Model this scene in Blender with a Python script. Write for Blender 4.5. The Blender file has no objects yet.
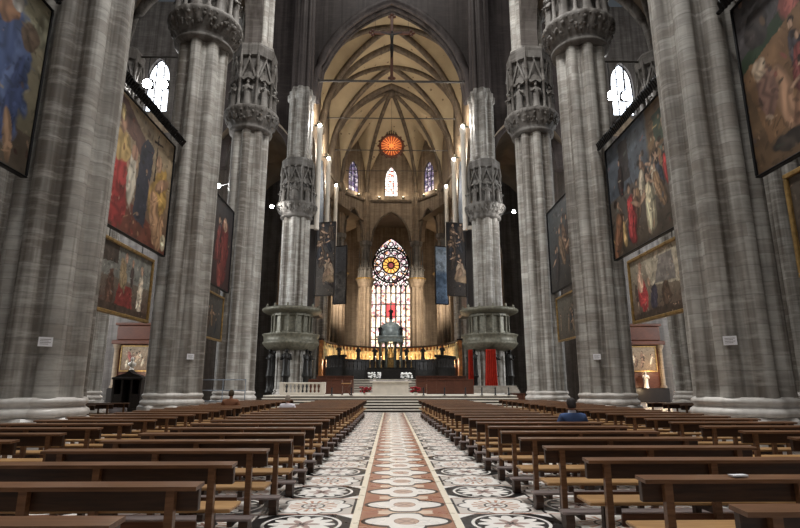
import bpy, bmesh, math, random
import numpy as np
from mathutils import Vector, Matrix, Euler
C = bpy.context.scene
COL = C.collection
R = math.radians
PI = math.pi
def S(r, g, b):
    f = lambda c: (c/255/12.92) if c/255 <= .04045 else ((c/255+.055)/1.055)**2.4
    return (f(r), f(g), f(b), 1)

# ------------------------------------------------------------------ camera
cam_d = bpy.data.cameras.new('camera'); cam = bpy.data.objects.new('camera', cam_d); COL.objects.link(cam)
cam_d.sensor_width = 36; cam_d.lens = 540/800*36; cam_d.clip_end = 400; cam_d.clip_start = .05
cam.location = (0, 0, 1.6)
cam.rotation_euler = (R(90+12.73), 0, -R(.98))
C.camera = cam
# ------------------------------------------------------------------ world and light
W = bpy.data.worlds.new('World'); C.world = W; W.use_nodes = True
bg = W.node_tree.nodes['Background']; bg.inputs[0].default_value = (.80, .90, 1.0, 1); bg.inputs[1].default_value = .06
def area(name, loc, rot, sx, sy, power, col):
    l = bpy.data.lights.new(name, 'AREA'); l.shape = 'RECTANGLE'; l.size = sx; l.size_y = sy; l.energy = power; l.color = col
    o = bpy.data.objects.new(name, l); COL.objects.link(o); o.location = loc; o.rotation_euler = rot; return o
def point(name, loc, power, col, rad=.3, parent=None):
    l = bpy.data.lights.new(name, 'POINT'); l.energy = power; l.color = col; l.shadow_soft_size = rad
    o = bpy.data.objects.new(name, l); COL.objects.link(o); o.location = loc; o.parent = parent; return o
area('dome_lantern_daylight', (0, 44, 60), (0, 0, 0), 10, 10, 3500, (1, .97, .93))
area('west_window_daylight', (0, -13, 19), (R(66), 0, 0), 7, 10, 600, (1, .97, .93))
for k in range(3): area('nave_overhead_fill', (0, 5.5+9.6*k, 36), (0, 0, 0), 2, 6, (3300, 3900, 3900)[k], (1, .98, .95))  # added unseen overhead fill that lights the inner pier faces
for sg in (-1, 1): area('transept_window_daylight', (sg*44, 41, 15), (0, sg*R(90), 0), 14, 12, 13000, (.95, .98, 1))
WARM = (1, .72, .42)
C.view_settings.view_transform = 'Standard'; C.view_settings.look = 'None'; C.view_settings.gamma = 1
C.view_settings.use_curve_mapping = False
C.view_settings.exposure = 0.0

# ------------------------------------------------------------------ node helper
class E:
    def __init__(s, nt, v): s.nt, s.v = nt, v
    def op(s, o, b=None, c=None):
        n = s.nt.nodes.new('ShaderNodeMath'); n.operation = o
        for i, q in enumerate((s, b, c)):
            if q is None: continue
            q = q.v if isinstance(q, E) else q
            if isinstance(q, (int, float)): n.inputs[i].default_value = q
            else: s.nt.links.new(q, n.inputs[i])
        return E(s.nt, n.outputs[0])
    def __add__(s, b): return s.op('ADD', b)
    def __sub__(s, b): return s.op('SUBTRACT', b)
    def __mul__(s, b): return s.op('MULTIPLY', b)
    def __truediv__(s, b): return s.op('DIVIDE', b)
    def lt(s, b): return s.op('LESS_THAN', b)
    def gt(s, b): return s.op('GREATER_THAN', b)
    def abs(s): return s.op('ABSOLUTE')
    def fract(s): return s.op('FRACT')
    def floor(s): return s.op('FLOOR')
    def sq(s): return s*s
    def cos(s): return s.op('COSINE')
    def sqrt(s): return s.op('SQRT')
def newmat(name, rough=.6, spec=.4):
    m = bpy.data.materials.new(name); m.use_nodes = True
    nt = m.node_tree; b = nt.nodes['Principled BSDF']
    b.inputs['Roughness'].default_value = rough; b.inputs['Specular IOR Level'].default_value = spec
    return m, nt, b
def pos(nt):
    g = nt.nodes.new('ShaderNodeNewGeometry'); s = nt.nodes.new('ShaderNodeSeparateXYZ'); nt.links.new(g.outputs['Position'], s.inputs[0])
    return [E(nt, s.outputs[i]) for i in range(3)], g.outputs['Position']
def mix(nt, fac, a, b, mode='MIX'):
    n = nt.nodes.new('ShaderNodeMix'); n.data_type = 'RGBA'; n.blend_type = mode
    for sock, q in ((n.inputs[0], fac), (n.inputs[6], a), (n.inputs[7], b)):
        q = q.v if isinstance(q, E) else q
        if isinstance(q, (int, float)): sock.default_value = q
        elif isinstance(q, tuple): sock.default_value = q
        else: nt.links.new(q, sock)
    return n.outputs[2]
def noise(nt, vec, scale, detail=3, rough=.55, stretch=None):
    if stretch:
        mp = nt.nodes.new('ShaderNodeMapping'); mp.inputs['Scale'].default_value = stretch; nt.links.new(vec, mp.inputs[0]); vec = mp.outputs[0]
    n = nt.nodes.new('ShaderNodeTexNoise'); n.inputs['Scale'].default_value = scale; n.inputs['Detail'].default_value = detail
    n.inputs['Roughness'].default_value = rough; nt.links.new(vec, n.inputs['Vector']); return E(nt, n.outputs[0])
def ramp(nt, e, lo, hi):
    n = nt.nodes.new('ShaderNodeMapRange'); n.inputs[1].default_value = lo; n.inputs[2].default_value = hi; nt.links.new(e.v, n.inputs[0]); return E(nt, n.outputs[0])
def bump(nt, b, e, st, dist=.02):
    n = nt.nodes.new('ShaderNodeBump'); n.inputs['Strength'].default_value = st; n.inputs['Distance'].default_value = dist
    nt.links.new(e.v, n.inputs['Height']); nt.links.new(n.outputs[0], b.inputs['Normal'])

def stone(name, ca, cb, cc, course=.52, joint=.5, rough=.62, streak=.6):
    """veined coursed marble: ca base, cb lighter, cc warm veins"""
    m, nt, b = newmat(name, rough, .35)
    (x, y, z), p = pos(nt)
    n1 = ramp(nt, noise(nt, p, .55, 5, .6), .32, .68)
    c = mix(nt, n1, ca, cb)
    ci = (z/course).floor()
    wn = nt.nodes.new('ShaderNodeTexWhiteNoise'); wn.noise_dimensions = '3D'
    cx = nt.nodes.new('ShaderNodeCombineXYZ')
    for i, e in enumerate((((x*1.1) + ci*.37).floor(), ((y*1.1) + ci*.61).floor(), ci)): nt.links.new(e.v, cx.inputs[i])
    nt.links.new(cx.outputs[0], wn.inputs[0])
    c = mix(nt, E(nt, wn.outputs[0])*.55, c, cc)
    st = ramp(nt, noise(nt, p, 2.0, 3, .6, (1, 1, .035)), .44, .60)
    c = mix(nt, st*streak, c, (ca[0]*.30, ca[1]*.25, ca[2]*.21, 1))
    vn = ramp(nt, noise(nt, p, 1.6, 5, .65, (.6, .6, 3.2)), .5, .75)
    c = mix(nt, vn*.35, c, tuple(min(1, v*1.35) for v in cb[:3])+(1,))
    bn = ramp(nt, noise(nt, p, 2.2, 4, .7, (.4, .4, 4)), .46, .66)
    c = mix(nt, bn*.30, c, tuple(v*.5 for v in ca[:3])+(1,))
    j = ((z/course).fract()-.5).abs().gt(.47)
    c = mix(nt, j*joint*.55, c, tuple(v*.35 for v in ca[:3])+(1,))
    nt.links.new(c, b.inputs['Base Color'])
    bump(nt, b, j*-.6 + noise(nt, p, 7, 4)*.5, .35, .03)
    return m
def plain(name, col, rough=.5, metal=0, spec=.4, var=.3, scale=3, emit=None, es=0):
    m, nt, b = newmat(name, rough, spec); b.inputs['Metallic'].default_value = metal
    (x, y, z), p = pos(nt)
    n = ramp(nt, noise(nt, p, scale, 4), .3, .7)
    nt.links.new(mix(nt, n, tuple(v*(1-var) for v in col[:3])+(1,), tuple(min(1, v*(1+var)) for v in col[:3])+(1,)), b.inputs['Base Color'])
    if emit: b.inputs['Emission Color'].default_value = emit; b.inputs['Emission Strength'].default_value = es
    return m
def wood(name, ca, cb, rough=.38, stretch=(1.2, 14, 14), spec=.4):
    m, nt, b = newmat(name, rough, spec); (x, y, z), p = pos(nt)
    g = ramp(nt, noise(nt, p, 2.2, 5, .6, stretch), .35, .68)
    c = mix(nt, g, ca, cb)
    c = mix(nt, ramp(nt, noise(nt, p, .9, 2), .4, .7)*.45, c, tuple(v*.55 for v in ca[:3])+(1,))
    nt.links.new(c, b.inputs['Base Color']); bump(nt, b, g, .12, .004); return m
M = {}
M['pier'] = stone('pier_marble', S(144,141,135), S(198,195,188), S(122,112,102), .40, .6, .6, .85)
M['pier_base'] = stone('pale_base_marble', S(206,202,196), S(232,228,222), S(186,176,168), 3, .0, .35, .3)
M['carved'] = stone('carved_grey_marble', S(100,97,93), S(136,132,127), S(88,82,77), .9, .15, .7, .7)
M['wall'] = stone('dim_wall_stone', S(92,86,82), S(116,110,104), S(80,72,68), .7, .4)
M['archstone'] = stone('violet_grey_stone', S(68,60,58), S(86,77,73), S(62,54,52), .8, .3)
M['apse'] = stone('warm_apse_stone', S(126,110,93), S(152,135,114), S(110,94,78), .55, .4)
M['rib'] = stone('rib_stone', S(92,79,66), S(112,98,80), S(82,70,58), .6, .3)
M['gilt'] = plain('old_gilding', S(150,122,74), .42, .55, .5, .4, 6)
M['bronze'] = plain('green_bronze', S(100,97,84), .5, .3, .5, .4, 4)
M['darkbronze'] = plain('dark_bronze', S(34,32,30), .45, .5, .5, .4, 5)
M['black'] = plain('black_iron', S(20,20,22), .5, .3)
M['iron'] = plain('grey_iron', S(70,66,62), .5, .6)
M['steel'] = plain('pale_steel_tube', S(168,178,190), .35, .6)
M['paper'] = plain('white_paper', S(236,236,240), .8, 0, .2, .03)
M['wood'] = wood('dark_walnut_pew_wood', S(84,52,34), S(120,78,52))
M['boardwood'] = wood('shaded_board_wood', S(50,32,22), S(74,48,32))  # shade under the ledge is put into the board colour
M['railwood'] = wood('lit_rail_wood', S(102,70,47), S(138,99,70), .34)  # highlight on the rails is put into the colour; posts share it
M['seatwood'] = wood('honey_seat_wood', S(166,124,78), S(196,156,106), .42)
M['kneel'] = wood('grey_brown_kneeler_wood', S(134,120,118), S(168,154,150), .4)
M['footwood'] = wood('dark_foot_wood', S(58,42,34), S(84,62,50), .5)
M['choirwood'] = wood('red_brown_choir_wood', S(72,40,28), S(100,58,40), .4)
M['darkwood'] = wood('near_black_wood', S(26,22,20), S(44,36,32), .4)
M['marblewhite'] = plain('white_marble', S(206,198,186), .4, 0, .5, .12, 2)
M['step'] = stone('step_marble', S(150,142,132), S(186,178,166), S(128,120,112), 3, 0, .4, .3)
M['treadstone'] = plain('white_tread_marble', S(226,220,208), .4, 0, .5, .1, 1.5)
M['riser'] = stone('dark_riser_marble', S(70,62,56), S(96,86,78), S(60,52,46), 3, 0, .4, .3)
M['red'] = plain('red_cloth', S(168,44,30), .8, 0, .2, .2, 3)
M['flower_white'] = plain('white_petals', S(246,246,244), .7, 0, .2, .05)
M['flower_red'] = plain('red_petals', S(136,34,42), .7, 0, .2, .3, 20)
M['leaf'] = plain('dark_leaves', S(40,58,34), .6)
M['skin'] = plain('skin', S(196,150,126), .55, 0, .3, .08)
M['hair_grey'] = plain('dark_grey_hair', S(58,54,54), .7, 0, .3, .3, 30)
M['hair_white'] = plain('pale_hair', S(150,140,128), .7, 0, .3, .2, 30)
M['hair_brown'] = plain('brown_hair', S(64,52,36), .7, 0, .3, .3, 30)
M['blue'] = plain('blue_jacket_cloth', S(74,94,134), .85, 0, .2, .15, 5)
M['shirt'] = plain('white_cloth', S(236,232,240), .85, 0, .2, .04)
M['browncoat'] = plain('brown_coat_cloth', S(132,92,70), .85, 0, .2, .15)
M['trousers'] = plain('dark_trousers', S(42,42,48), .85, 0, .2, .1)
M['ciborium'] = plain('grey_green_bronze_dome', S(150,160,160), .4, .3, .5, .25, 3)
M['cibcol'] = plain('dark_green_bronze_columns', S(62,66,60), .4, .4, .5, .3, 3)
M['goldrelief'] = plain('gilded_carving', S(176,112,56), .5, .15, .5, .65, 1.8)
def vault_mat():
    m, nt, b = newmat('painted_vault_plaster', .8, .2); (x, y, z), p = pos(nt)
    c = mix(nt, ramp(nt, noise(nt, p, .4, 4), .3, .7), S(158,140,113), S(178,160,130))
    v = nt.nodes.new('ShaderNodeTexVoronoi'); v.inputs['Scale'].default_value = .75; nt.links.new(p, v.inputs['Vector'])
    c = mix(nt, E(nt, v.outputs['Distance']).lt(.13)*.75, c, S(92,74,58))
    nt.links.new(c, b.inputs['Base Color']); return m
M['vault'] = vault_mat()
M['aislevault'] = plain('aisle_vault_plaster', S(120,108,94), .8, 0, .2, .2, .5)
def emitmat(name, col, st):
    m, nt, b = newmat(name); b.inputs['Base Color'].default_value = col; b.inputs['Emission Color'].default_value = col; b.inputs['Emission Strength'].default_value = st; return m
M['lamp'] = emitmat('floodlight_lens', (.95, .97, 1, 1), 60)
M['warmlamp'] = emitmat('warm_lamp_lens', (1, .86, .62, 1), 14)
M['candle'] = emitmat('lit_candle', (1, .8, .5, 1), 8)
M['figuregold'] = plain('pale_gold_figures', S(240,204,150), .45, .1, .5, .4, 3)
M['redglow'] = emitmat('red_star_lamp_glass', (.50, .08, .03, 1), .07)
M['amberglow'] = emitmat('amber_star_lamp_glass', (.95, .40, .12, 1), .2)
M['notice_lit'] = M['paper']
# floor ------------------------------------------------------------
def floor_mat():
    m, nt, b = newmat('inlaid_marble_floor', .3, .45); (x, y, z), p = pos(nt)
    WH, BK, TC, CR, GR = S(250,246,240), S(16,15,18), S(172,122,96), S(248,238,218), S(128,126,128)
    x = x-.2
    ax = x.abs()
    # central band
    ly = (((y-7.08)/.94+.5).fract()-.5)*.94
    aly = ly.abs()
    el = lambda a, c_, rx, ry: ((a/rx).sq()+(c_/ry).sq())
    c = mix(nt, el(x, aly-.47, .50, .125).lt(1), TC, S(230,206,186))
    c = mix(nt, el(ax-.44, aly-.47, .09, .16).lt(1), c, S(168,112,90))
    c = mix(nt, el(x, ly, .555, .32).lt(1), c, BK)
    c = mix(nt, el(x, ly, .505, .235).lt(1), c, WH)
    se = lambda rx, ry: ((x/rx).sq().sq()+(ly/ry).sq().sq())
    c = mix(nt, se(.245, .455).lt(1), c, BK)
    c = mix(nt, el(x, ly, .505, .235).lt(1), c, WH)
    c = mix(nt, se(.215, .405).lt(1), c, WH)
    inner = el(x, ly, .155, .17)
    c = mix(nt, inner.lt(1), c, S(176,150,138))
    c = mix(nt, (inner.lt(.8)*((ax*1.1-aly).abs().gt(.03))), c, S(206,180,164))
    band = c
    # side medallions
    sx = (ax-.67)/1.16
    tx = (sx.fract()-.5)*1.16
    sy = (y-6.95)/1.0
    ty = ((sy+.5).fract()-.5)
    par = (((sx.floor()+(sy+.5).floor())*.5).fract()).gt(.25)
    r = (tx.sq()+ty.sq()).sqrt()
    th = ty.op('ARCTAN2', tx)
    pet = (th*6).cos()
    A = mix(nt, r.lt(.475), BK, WH)
    A = mix(nt, r.lt(.435), A, BK)
    A = mix(nt, (r-pet.abs()*.13).lt(.27), A, WH)
    A = mix(nt, (r-pet*.07).lt(.15), A, S(176,150,142))
    A = mix(nt, (r-pet*.03).lt(.05), A, BK)
    A = mix(nt, (tx.abs()+ty.abs()).gt(.86), A, WH)
    pet8 = (th*4).cos().abs()
    B = mix(nt, (r-pet8*.10).lt(.44), S(214,206,198), BK)
    B = mix(nt, (r-pet8*.10).lt(.405), B, WH)
    fan = ((th*8/PI).fract()-.5).abs().lt(.2)*r.gt(.17)*r.lt(.33)
    B = mix(nt, fan, B, S(196,146,116))
    B = mix(nt, r.lt(.165), B, BK)
    B = mix(nt, r.lt(.135), B, WH)
    B = mix(nt, (r-pet*.04).lt(.07), B, S(150,110,96))
    B = mix(nt, tx.abs().gt(.545), B, BK)
    B = mix(nt, ty.abs().gt(.478), B, S(186,120,90))
    side = mix(nt, par, A, B)
    c = mix(nt, ax.gt(.565), band, CR)
    c = mix(nt, ax.gt(.565)*ax.lt(.574), c, S(120,84,66))
    c = mix(nt, ax.gt(.67), c, side)
    far = mix(nt, noise(nt, p, 1.2, 3).gt(.5), S(170,160,150), S(120,110,104))
    c = mix(nt, (y.gt(34.4)+ax.gt(9)).gt(.5), c, far)
    c = mix(nt, ramp(nt, noise(nt, p, 5, 5, .7), .55, .85)*.2, c, S(120,108,98))
    nt.links.new(c, b.inputs['Base Color'])
    rr = ramp(nt, noise(nt, p, 2.5, 3), .3, .7)*.2+.22
    nt.links.new(rr.v, b.inputs['Roughness'])
    return m
M['floor'] = floor_mat()
# ------------------------------------------------------------------ mesh builder
class MB:
    def __init__(s): s.v, s.f, s.sm = [], [], []
    def add(s, vs, fs, smooth=False):
        o = len(s.v); s.v += [tuple(v) for v in vs]; s.f += [tuple(i+o for i in f) for f in fs]; s.sm += [smooth]*len(fs); return s
    def box(s, x0, x1, y0, y1, z0, z1, mat=None, bev=0):
        if bev:
            b = bev; P = []
            for z, i in ((z0, b), (z0+b, 0), (z1-b, 0), (z1, b)):
                for (x, y) in ((x0+i+b, y0+i), (x1-i-b, y0+i), (x1-i, y0+i+b), (x1-i, y1-i-b), (x1-i-b, y1-i), (x0+i+b, y1-i), (x0+i, y1-i-b), (x0+i, y0+i+b)): P.append((x, y, z))
            F = [tuple(range(7, -1, -1)), tuple(range(24, 32))]
            for k in range(3):
                for j in range(8): F.append((k*8+j, k*8+(j+1) % 8, k*8+8+(j+1) % 8, k*8+8+j))
        else:
            P = [(x, y, z) for z in (z0, z1) for (x, y) in ((x0, y0), (x1, y0), (x1, y1), (x0, y1))]
            F = [(3, 2, 1, 0), (4, 5, 6, 7), (0, 1, 5, 4), (1, 2, 6, 5), (2, 3, 7, 6), (3, 0, 4, 7)]
        if mat is not None: P = [tuple(mat @ Vector(p)) for p in P]
        return s.add(P, F)
    def prism(s, poly, a0, a1, axis='z', mat=None, smooth=False):
        n = len(poly)
        put = {'z': lambda u, v, a: (u, v, a), 'x': lambda u, v, a: (a, u, v), 'y': lambda u, v, a: (u, a, v)}[axis]
        P = [put(u, v, a) for a in (a0, a1) for (u, v) in poly]
        if mat is not None: P = [tuple(mat @ Vector(p)) for p in P]
        s.add(P, [(i, (i+1) % n, n+(i+1) % n, n+i) for i in range(n)], smooth)
        return s.add(P, [tuple(range(n-1, -1, -1)), tuple(range(n, 2*n))])
    def loft(s, rings, closed=True, caps=True, smooth=True):
        n = len(rings[0]); P = [p for r in rings for p in r]; F = []
        for k in range(len(rings)-1):
            for j in range(n if closed else n-1): F.append((k*n+j, k*n+(j+1) % n, (k+1)*n+(j+1) % n, (k+1)*n+j))
        s.add(P, F, smooth)
        if caps and closed:
            s.add(rings[0], [tuple(range(n-1, -1, -1))]); s.add(rings[-1], [tuple(range(n))])
        return s
    def lathe(s, prof, n=24, c=(0, 0, 0), smooth=True, mod=None, rot=0, caps=True):
        rings = []
        for (r, z) in prof:
            rings.append([(c[0]+math.cos(rot+2*PI*j/n)*(r*(mod(2*PI*j/n, z) if mod else 1)), c[1]+math.sin(rot+2*PI*j/n)*(r*(mod(2*PI*j/n, z) if mod else 1)), c[2]+z) for j in range(n)])
        return s.loft(rings, True, caps, smooth)
    def tube(s, path, r, n=8, smooth=True):
        rings = []; P = [Vector(p) for p in path]
        rs = r if isinstance(r, (list, tuple)) else [r]*len(P)
        for i, p in enumerate(P):
            t = (P[min(i+1, len(P)-1)]-P[max(i-1, 0)]).normalized()
            up = Vector((0, 0, 1)) if abs(t.z) < .95 else Vector((0, 1, 0))
            a = t.cross(up).normalized(); b = a.cross(t).normalized()
            rings.append([tuple(p+(a*math.cos(2*PI*j/n)+b*math.sin(2*PI*j/n))*rs[i]) for j in range(n)])
        return s.loft(rings, True, True, smooth)
    def ball(s, c, rx, ry=None, rz=None, n=10, m=7):
        ry = ry or rx; rz = rz or rx; rings = []
        for i in range(m+1):
            a = -PI/2+PI*(i+.02)/(m+.04); rings.append([(c[0]+rx*math.cos(a)*math.cos(2*PI*j/n), c[1]+ry*math.cos(a)*math.sin(2*PI*j/n), c[2]+rz*math.sin(a)) for j in range(n)])
        return s.loft(rings)
    def build(s, name, mat, parent=None, loc=None):
        me = bpy.data.meshes.new(name); me.from_pydata(s.v, [], s.f); me.polygons.foreach_set('use_smooth', s.sm); me.update()
        for mm in (mat if isinstance(mat, list) else [mat]): me.materials.append(mm)
        o = bpy.data.objects.new(name, me); COL.objects.link(o)
        if parent is not None: o.parent = parent
        if loc: o.location = loc
        return o
def tag(o, label=None, cat=None, group=None, kind=None):
    if label: o['label'] = label
    if cat: o['category'] = cat
    if group: o['group'] = group
    if kind: o['kind'] = kind
    return o
def thing(name, label, cat, loc=(0, 0, 0), rz=0, group=None):
    o = bpy.data.objects.new(name, None); COL.objects.link(o); o.location = loc; o.rotation_euler = (0, 0, rz); o.empty_display_size = .2
    return tag(o, label, cat, group)
def struct(mb, name, mat): return tag(mb.build(name, mat), kind='structure')
KIDS = {}
def kids(o):
    return [c for c in COL.objects if c.parent == o]
def tree(o): return (o, [tree(c) for c in kids(o)])
def dup(t, parent=None):
    o, ch = t; c = o.copy(); COL.objects.link(c)
    if parent is not None: c.parent = parent
    for k in ch: dup(k, c)
    return c
def ph(t, k=.53):
    t = min(1, abs(t)); return math.sqrt(max(0, (1+k)**2-(t+k)**2))/math.sqrt((1+k)**2-k*k)
def ORD(n): return ['first','second','third','fourth','fifth','sixth','seventh','eighth','ninth','tenth','eleventh','twelfth','thirteenth','fourteenth','fifteenth','sixteenth','seventeenth','eighteenth','nineteenth','twentieth','twenty-first','twenty-second','twenty-third','twenty-fourth'][n]

def arch_wall(p, q, z0, z1, thick, holes, n=14):
    """wall from p to q (xy); holes = (centre distance, half width, bottom z, springing z, rise) ; thickness goes to the left of p->q"""
    p = Vector((p[0], p[1])); q = Vector((q[0], q[1])); d = (q-p); L = d.length; d /= L; nrm = Vector((-d.y, d.x))
    bs = {0.0, L}
    for (c, hw, zb, zs, rise) in holes:
        for i in range(-n, n+1): bs.add(round(c+hw*i/n, 5))
    bs = sorted(b for b in bs if -1e-6 <= b <= L+1e-6)
    mb = MB()
    P3 = lambda s, z, k: (p.x+d.x*s+nrm.x*thick*k, p.y+d.y*s+nrm.y*thick*k, z)
    def solid(s, mid):
        iv = []; cur = z0
        for (c, hw, zb, zs, rise) in sorted(holes, key=lambda h: h[2]):
            if abs(mid-c) < hw:
                top = zs+rise*ph((s-c)/hw)
                iv.append((cur, max(cur, zb))); cur = top
        iv.append((cur, z1)); return iv
    for a, b in zip(bs[:-1], bs[1:]):
        m = (a+b)/2; ia, ib = solid(a, m), solid(b, m)
        for (l0, h0), (l1, h1) in zip(ia, ib):
            if h0-l0 < 1e-4 and h1-l1 < 1e-4: continue
            mb.add([P3(a, l0, 0), P3(b, l1, 0), P3(b, h1, 0), P3(a, h0, 0)], [(0, 1, 2, 3)])
            mb.add([P3(a, l0, 1), P3(b, l1, 1), P3(b, h1, 1), P3(a, h0, 1)], [(3, 2, 1, 0)])
            mb.add([P3(a, l0, 0), P3(b, l1, 0), P3(b, l1, 1), P3(a, l0, 1)], [(3, 2, 1, 0)])
            mb.add([P3(a, h0, 0), P3(b, h1, 0), P3(b, h1, 1), P3(a, h0, 1)], [(0, 1, 2, 3)])
    for (c, hw, zb, zs, rise) in holes:
        for sgn in (-1, 1):
            s_ = c+sgn*hw
            lo = max(zb, z0)
            if zs > lo and 0 < s_ < L: mb.add([P3(s_, lo, 0), P3(s_, zs, 0), P3(s_, zs, 1), P3(s_, lo, 1)], [(0, 1, 2, 3)])
    for s_ in (0, L): mb.add([P3(s_, z0, 0), P3(s_, z1, 0), P3(s_, z1, 1), P3(s_, z0, 1)], [(0, 1, 2, 3)])
    return mb
def vault_bay(x0, x1, y0, y1, zs, rise, n=16):
    mb = MB(); cx, cy, hx, hy = (x0+x1)/2, (y0+y1)/2, (x1-x0)/2, (y1-y0)/2; V = []; F = []
    for i in range(n+1):
        for j in range(n+1):
            u, v = -1+2*i/n, -1+2*j/n
            V.append((cx+u*hx, cy+v*hy, zs+rise*ph(min(abs(u), abs(v)))))
    for i in range(n):
        for j in range(n):
            a, b, c, d = i*(n+1)+j, (i+1)*(n+1)+j, (i+1)*(n+1)+j+1, i*(n+1)+j+1
            if (i < n/2) == (j < n/2): F += [(a, b, c), (a, c, d)]
            else: F += [(a, b, d), (b, c, d)]
    mb.add(V, F, True); return mb
def rib_path(x0, x1, y0, y1, zs, rise, kind, n=24):
    cx, cy, hx, hy = (x0+x1)/2, (y0+y1)/2, (x1-x0)/2, (y1-y0)/2; out = []
    for i in range(n+1):
        t = -1+2*i/n
        if kind == 'd1': q = (cx+t*hx, cy+t*hy)
        elif kind == 'd2': q = (cx+t*hx, cy-t*hy)
        elif kind == 'y0': q = (cx+t*hx, y0)
        elif kind == 'y1': q = (cx+t*hx, y1)
        elif kind == 'x0': q = (x0, cy+t*hy)
        elif kind == 'x1': q = (x1, cy+t*hy)
        out.append((q[0], q[1], zs+rise*ph(t)-.1))
    return out

# ------------------------------------------------------------------ setting
fl = MB().box(-46, 46, -16, 100, -.3, 0); struct(fl, 'floor', M['floor'])
NB = 9.6                                    # bay
YP = [15.3, 24.9, 34.5]; YC = [53.7, 63.3, 72.9]
PX = 9.8
ZC = 24.5
# arcade walls over the nave and choir piers
for side, sg in (('left', -1), ('right', 1)):
    holes = [(c-5.0, 3.6, 24, 24.8, 6.2) for c in (10.5, 20.1, 29.7)]
    a, b = (sg*10.2, 5.0), (sg*10.2, 34.0)
    if sg > 0: struct(arch_wall((9.0, 5.0), (9.0, 33.2), 24.75, 36, -1.2, holes), 'wall_nave_right', M['wall'])
    else: struct(arch_wall((-9.0, 5.0), (-9.0, 33.2), 24.75, 36, 1.2, holes), 'wall_nave_left', M['wall'])
    holes = [(3.3, 3.0, 24, 24.8, 5.6), (12.0, 3.5, 24, 24.8, 5.6)]
    struct(arch_wall((sg*9.2, 56.1), (sg*9.2, 72.6), 24.75, 46, 1.2 if sg < 0 else -1.2, holes), 'wall_choir_'+side, M['apse'])
    # outer walls
    struct(MB().box(min(sg*29, sg*30), max(sg*29, sg*30), -14, 36, 0, 31), 'wall_aisle_'+side, M['wall'])
    # transept east wall with a tall window
    w0, w1 = sg*19.2, sg*46
    pA, pB = (w0, 56), (w1, 56)
    holes = [(7.5, 1.3, 31.8, 35.6, 2.9)]
    struct(arch_wall(pA, pB, 0, 46, 1 if sg > 0 else -1, holes), 'wall_transept_'+side, M['wall'])
    struct(MB().prism([(sg*26.7-2.2, 29.2), (sg*26.7+2.2, 29.2), (sg*26.7, 31.6)], 55.5, 56.0, 'y'), 'trim_transept_gable_'+sd if False else 'trim_transept_gable_'+side, M['apse'])
    # end wall of the choir aisle
    struct(arch_wall((sg*10.8, 76), (sg*19.2, 76), 0, 40, .8 if sg > 0 else -.8, [(4.2, 1.2, 12, 20, 3)]), 'wall_choir_aisle_end_'+side, M['wall'])
    struct(MB().box(min(sg*19.2, sg*20), max(sg*19.2, sg*20), 57, 80, 0, 40), 'wall_choir_aisle_'+side, M['wall'])
    for k, (ya, yb) in enumerate(((53.9, 63.3), (63.3, 72.9))):
        struct(vault_bay(*sorted((sg*10.2, sg*19.2)), ya, yb, 24.85, 6), 'ceiling_choir_aisle_%s_%d' % (side, k+1), M['aislevault'])
    for k, (ya, yb) in enumerate(((5.7, 15.3), (15.3, 24.9), (24.9, 34.5))):
        a, b = sorted((sg*10.2, sg*19.2))
        struct(vault_bay(a, b, ya, yb, 24.85, 6.5), 'ceiling_aisle_%s_%d' % (side, k+1), M['aislevault'])
        rb = MB()
        for kd in ('d1', 'd2', 'y1'): rb.tube(rib_path(a, b, ya, yb, 25.1, 6.2, kd), .22 if kd != 'y1' else .42, 6)
        struct(rb, 'trim_aisle_ribs_%s_%d' % (side, k+1), M['carved'])
        a2, b2 = sorted((sg*19.2, sg*29))
        struct(vault_bay(a2, b2, ya, yb, 24.85, 5), 'ceiling_outer_aisle_%s_%d' % (side, k+1), M['aislevault'])
# triumphal arch wall on the choir side of the crossing
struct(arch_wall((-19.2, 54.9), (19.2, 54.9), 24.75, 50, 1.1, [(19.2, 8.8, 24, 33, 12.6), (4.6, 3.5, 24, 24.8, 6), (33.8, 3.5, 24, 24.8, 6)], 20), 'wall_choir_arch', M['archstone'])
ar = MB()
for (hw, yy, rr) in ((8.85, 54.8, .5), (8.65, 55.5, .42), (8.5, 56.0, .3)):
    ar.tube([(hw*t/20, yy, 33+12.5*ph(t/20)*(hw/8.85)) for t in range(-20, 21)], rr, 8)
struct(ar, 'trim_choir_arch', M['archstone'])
# choir vaults
for k, (ya, yb) in enumerate(((55.4, 63.3), (63.3, 72.9))):
    struct(vault_bay(-9.0, 9.0, ya, yb, 33, 12.5, 20), 'ceiling_choir_%d' % (k+1), M['vault'])
    rb = MB()
    for kd, r_ in (('d1', .36), ('d2', .36), ('y1', .52)): rb.tube(rib_path(-9.0, 9.0, ya, yb, 33, 12.5, kd, 28), r_, 8)
    struct(rb, 'trim_choir_ribs_%d' % (k+1), M['rib'])
AP = [(-9.0, 72.9), (-8.0, 81.0), (-4.15, 85.6), (4.15, 85.6), (8.0, 81.0), (9.0, 72.9)]
apex = Vector((0, 74.4))
va, rb = MB(), MB()
for i in range(5):
    A_, B_ = Vector(AP[i]), Vector(AP[i+1]); nT, nS = 16, 12; V = []; F = []
    for a in range(nT+1):
        for s_ in range(nS+1):
            u = 1-a/nT; sv = s_/nS; pw = A_.lerp(B_, sv); pt = apex.lerp(pw, u)
            V.append((pt.x, pt.y, 33+12.4*ph(min(u, .5+.5*abs(2*sv-1)))))
    for a in range(nT):
        for s_ in range(nS):
            F.append((a*(nS+1)+s_, a*(nS+1)+s_+1, (a+1)*(nS+1)+s_+1, (a+1)*(nS+1)+s_))
    va.add(V, F, True)
for i in range(6):
    A_ = Vector(AP[i]); rb.tube([(apex.lerp(A_, u/16).x, apex.lerp(A_, u/16).y, 33+12.4*ph(u/16)-.1) for u in range(17)], .32, 8)
rb.ball((0, 74.4, 45.0), .7)
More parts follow.
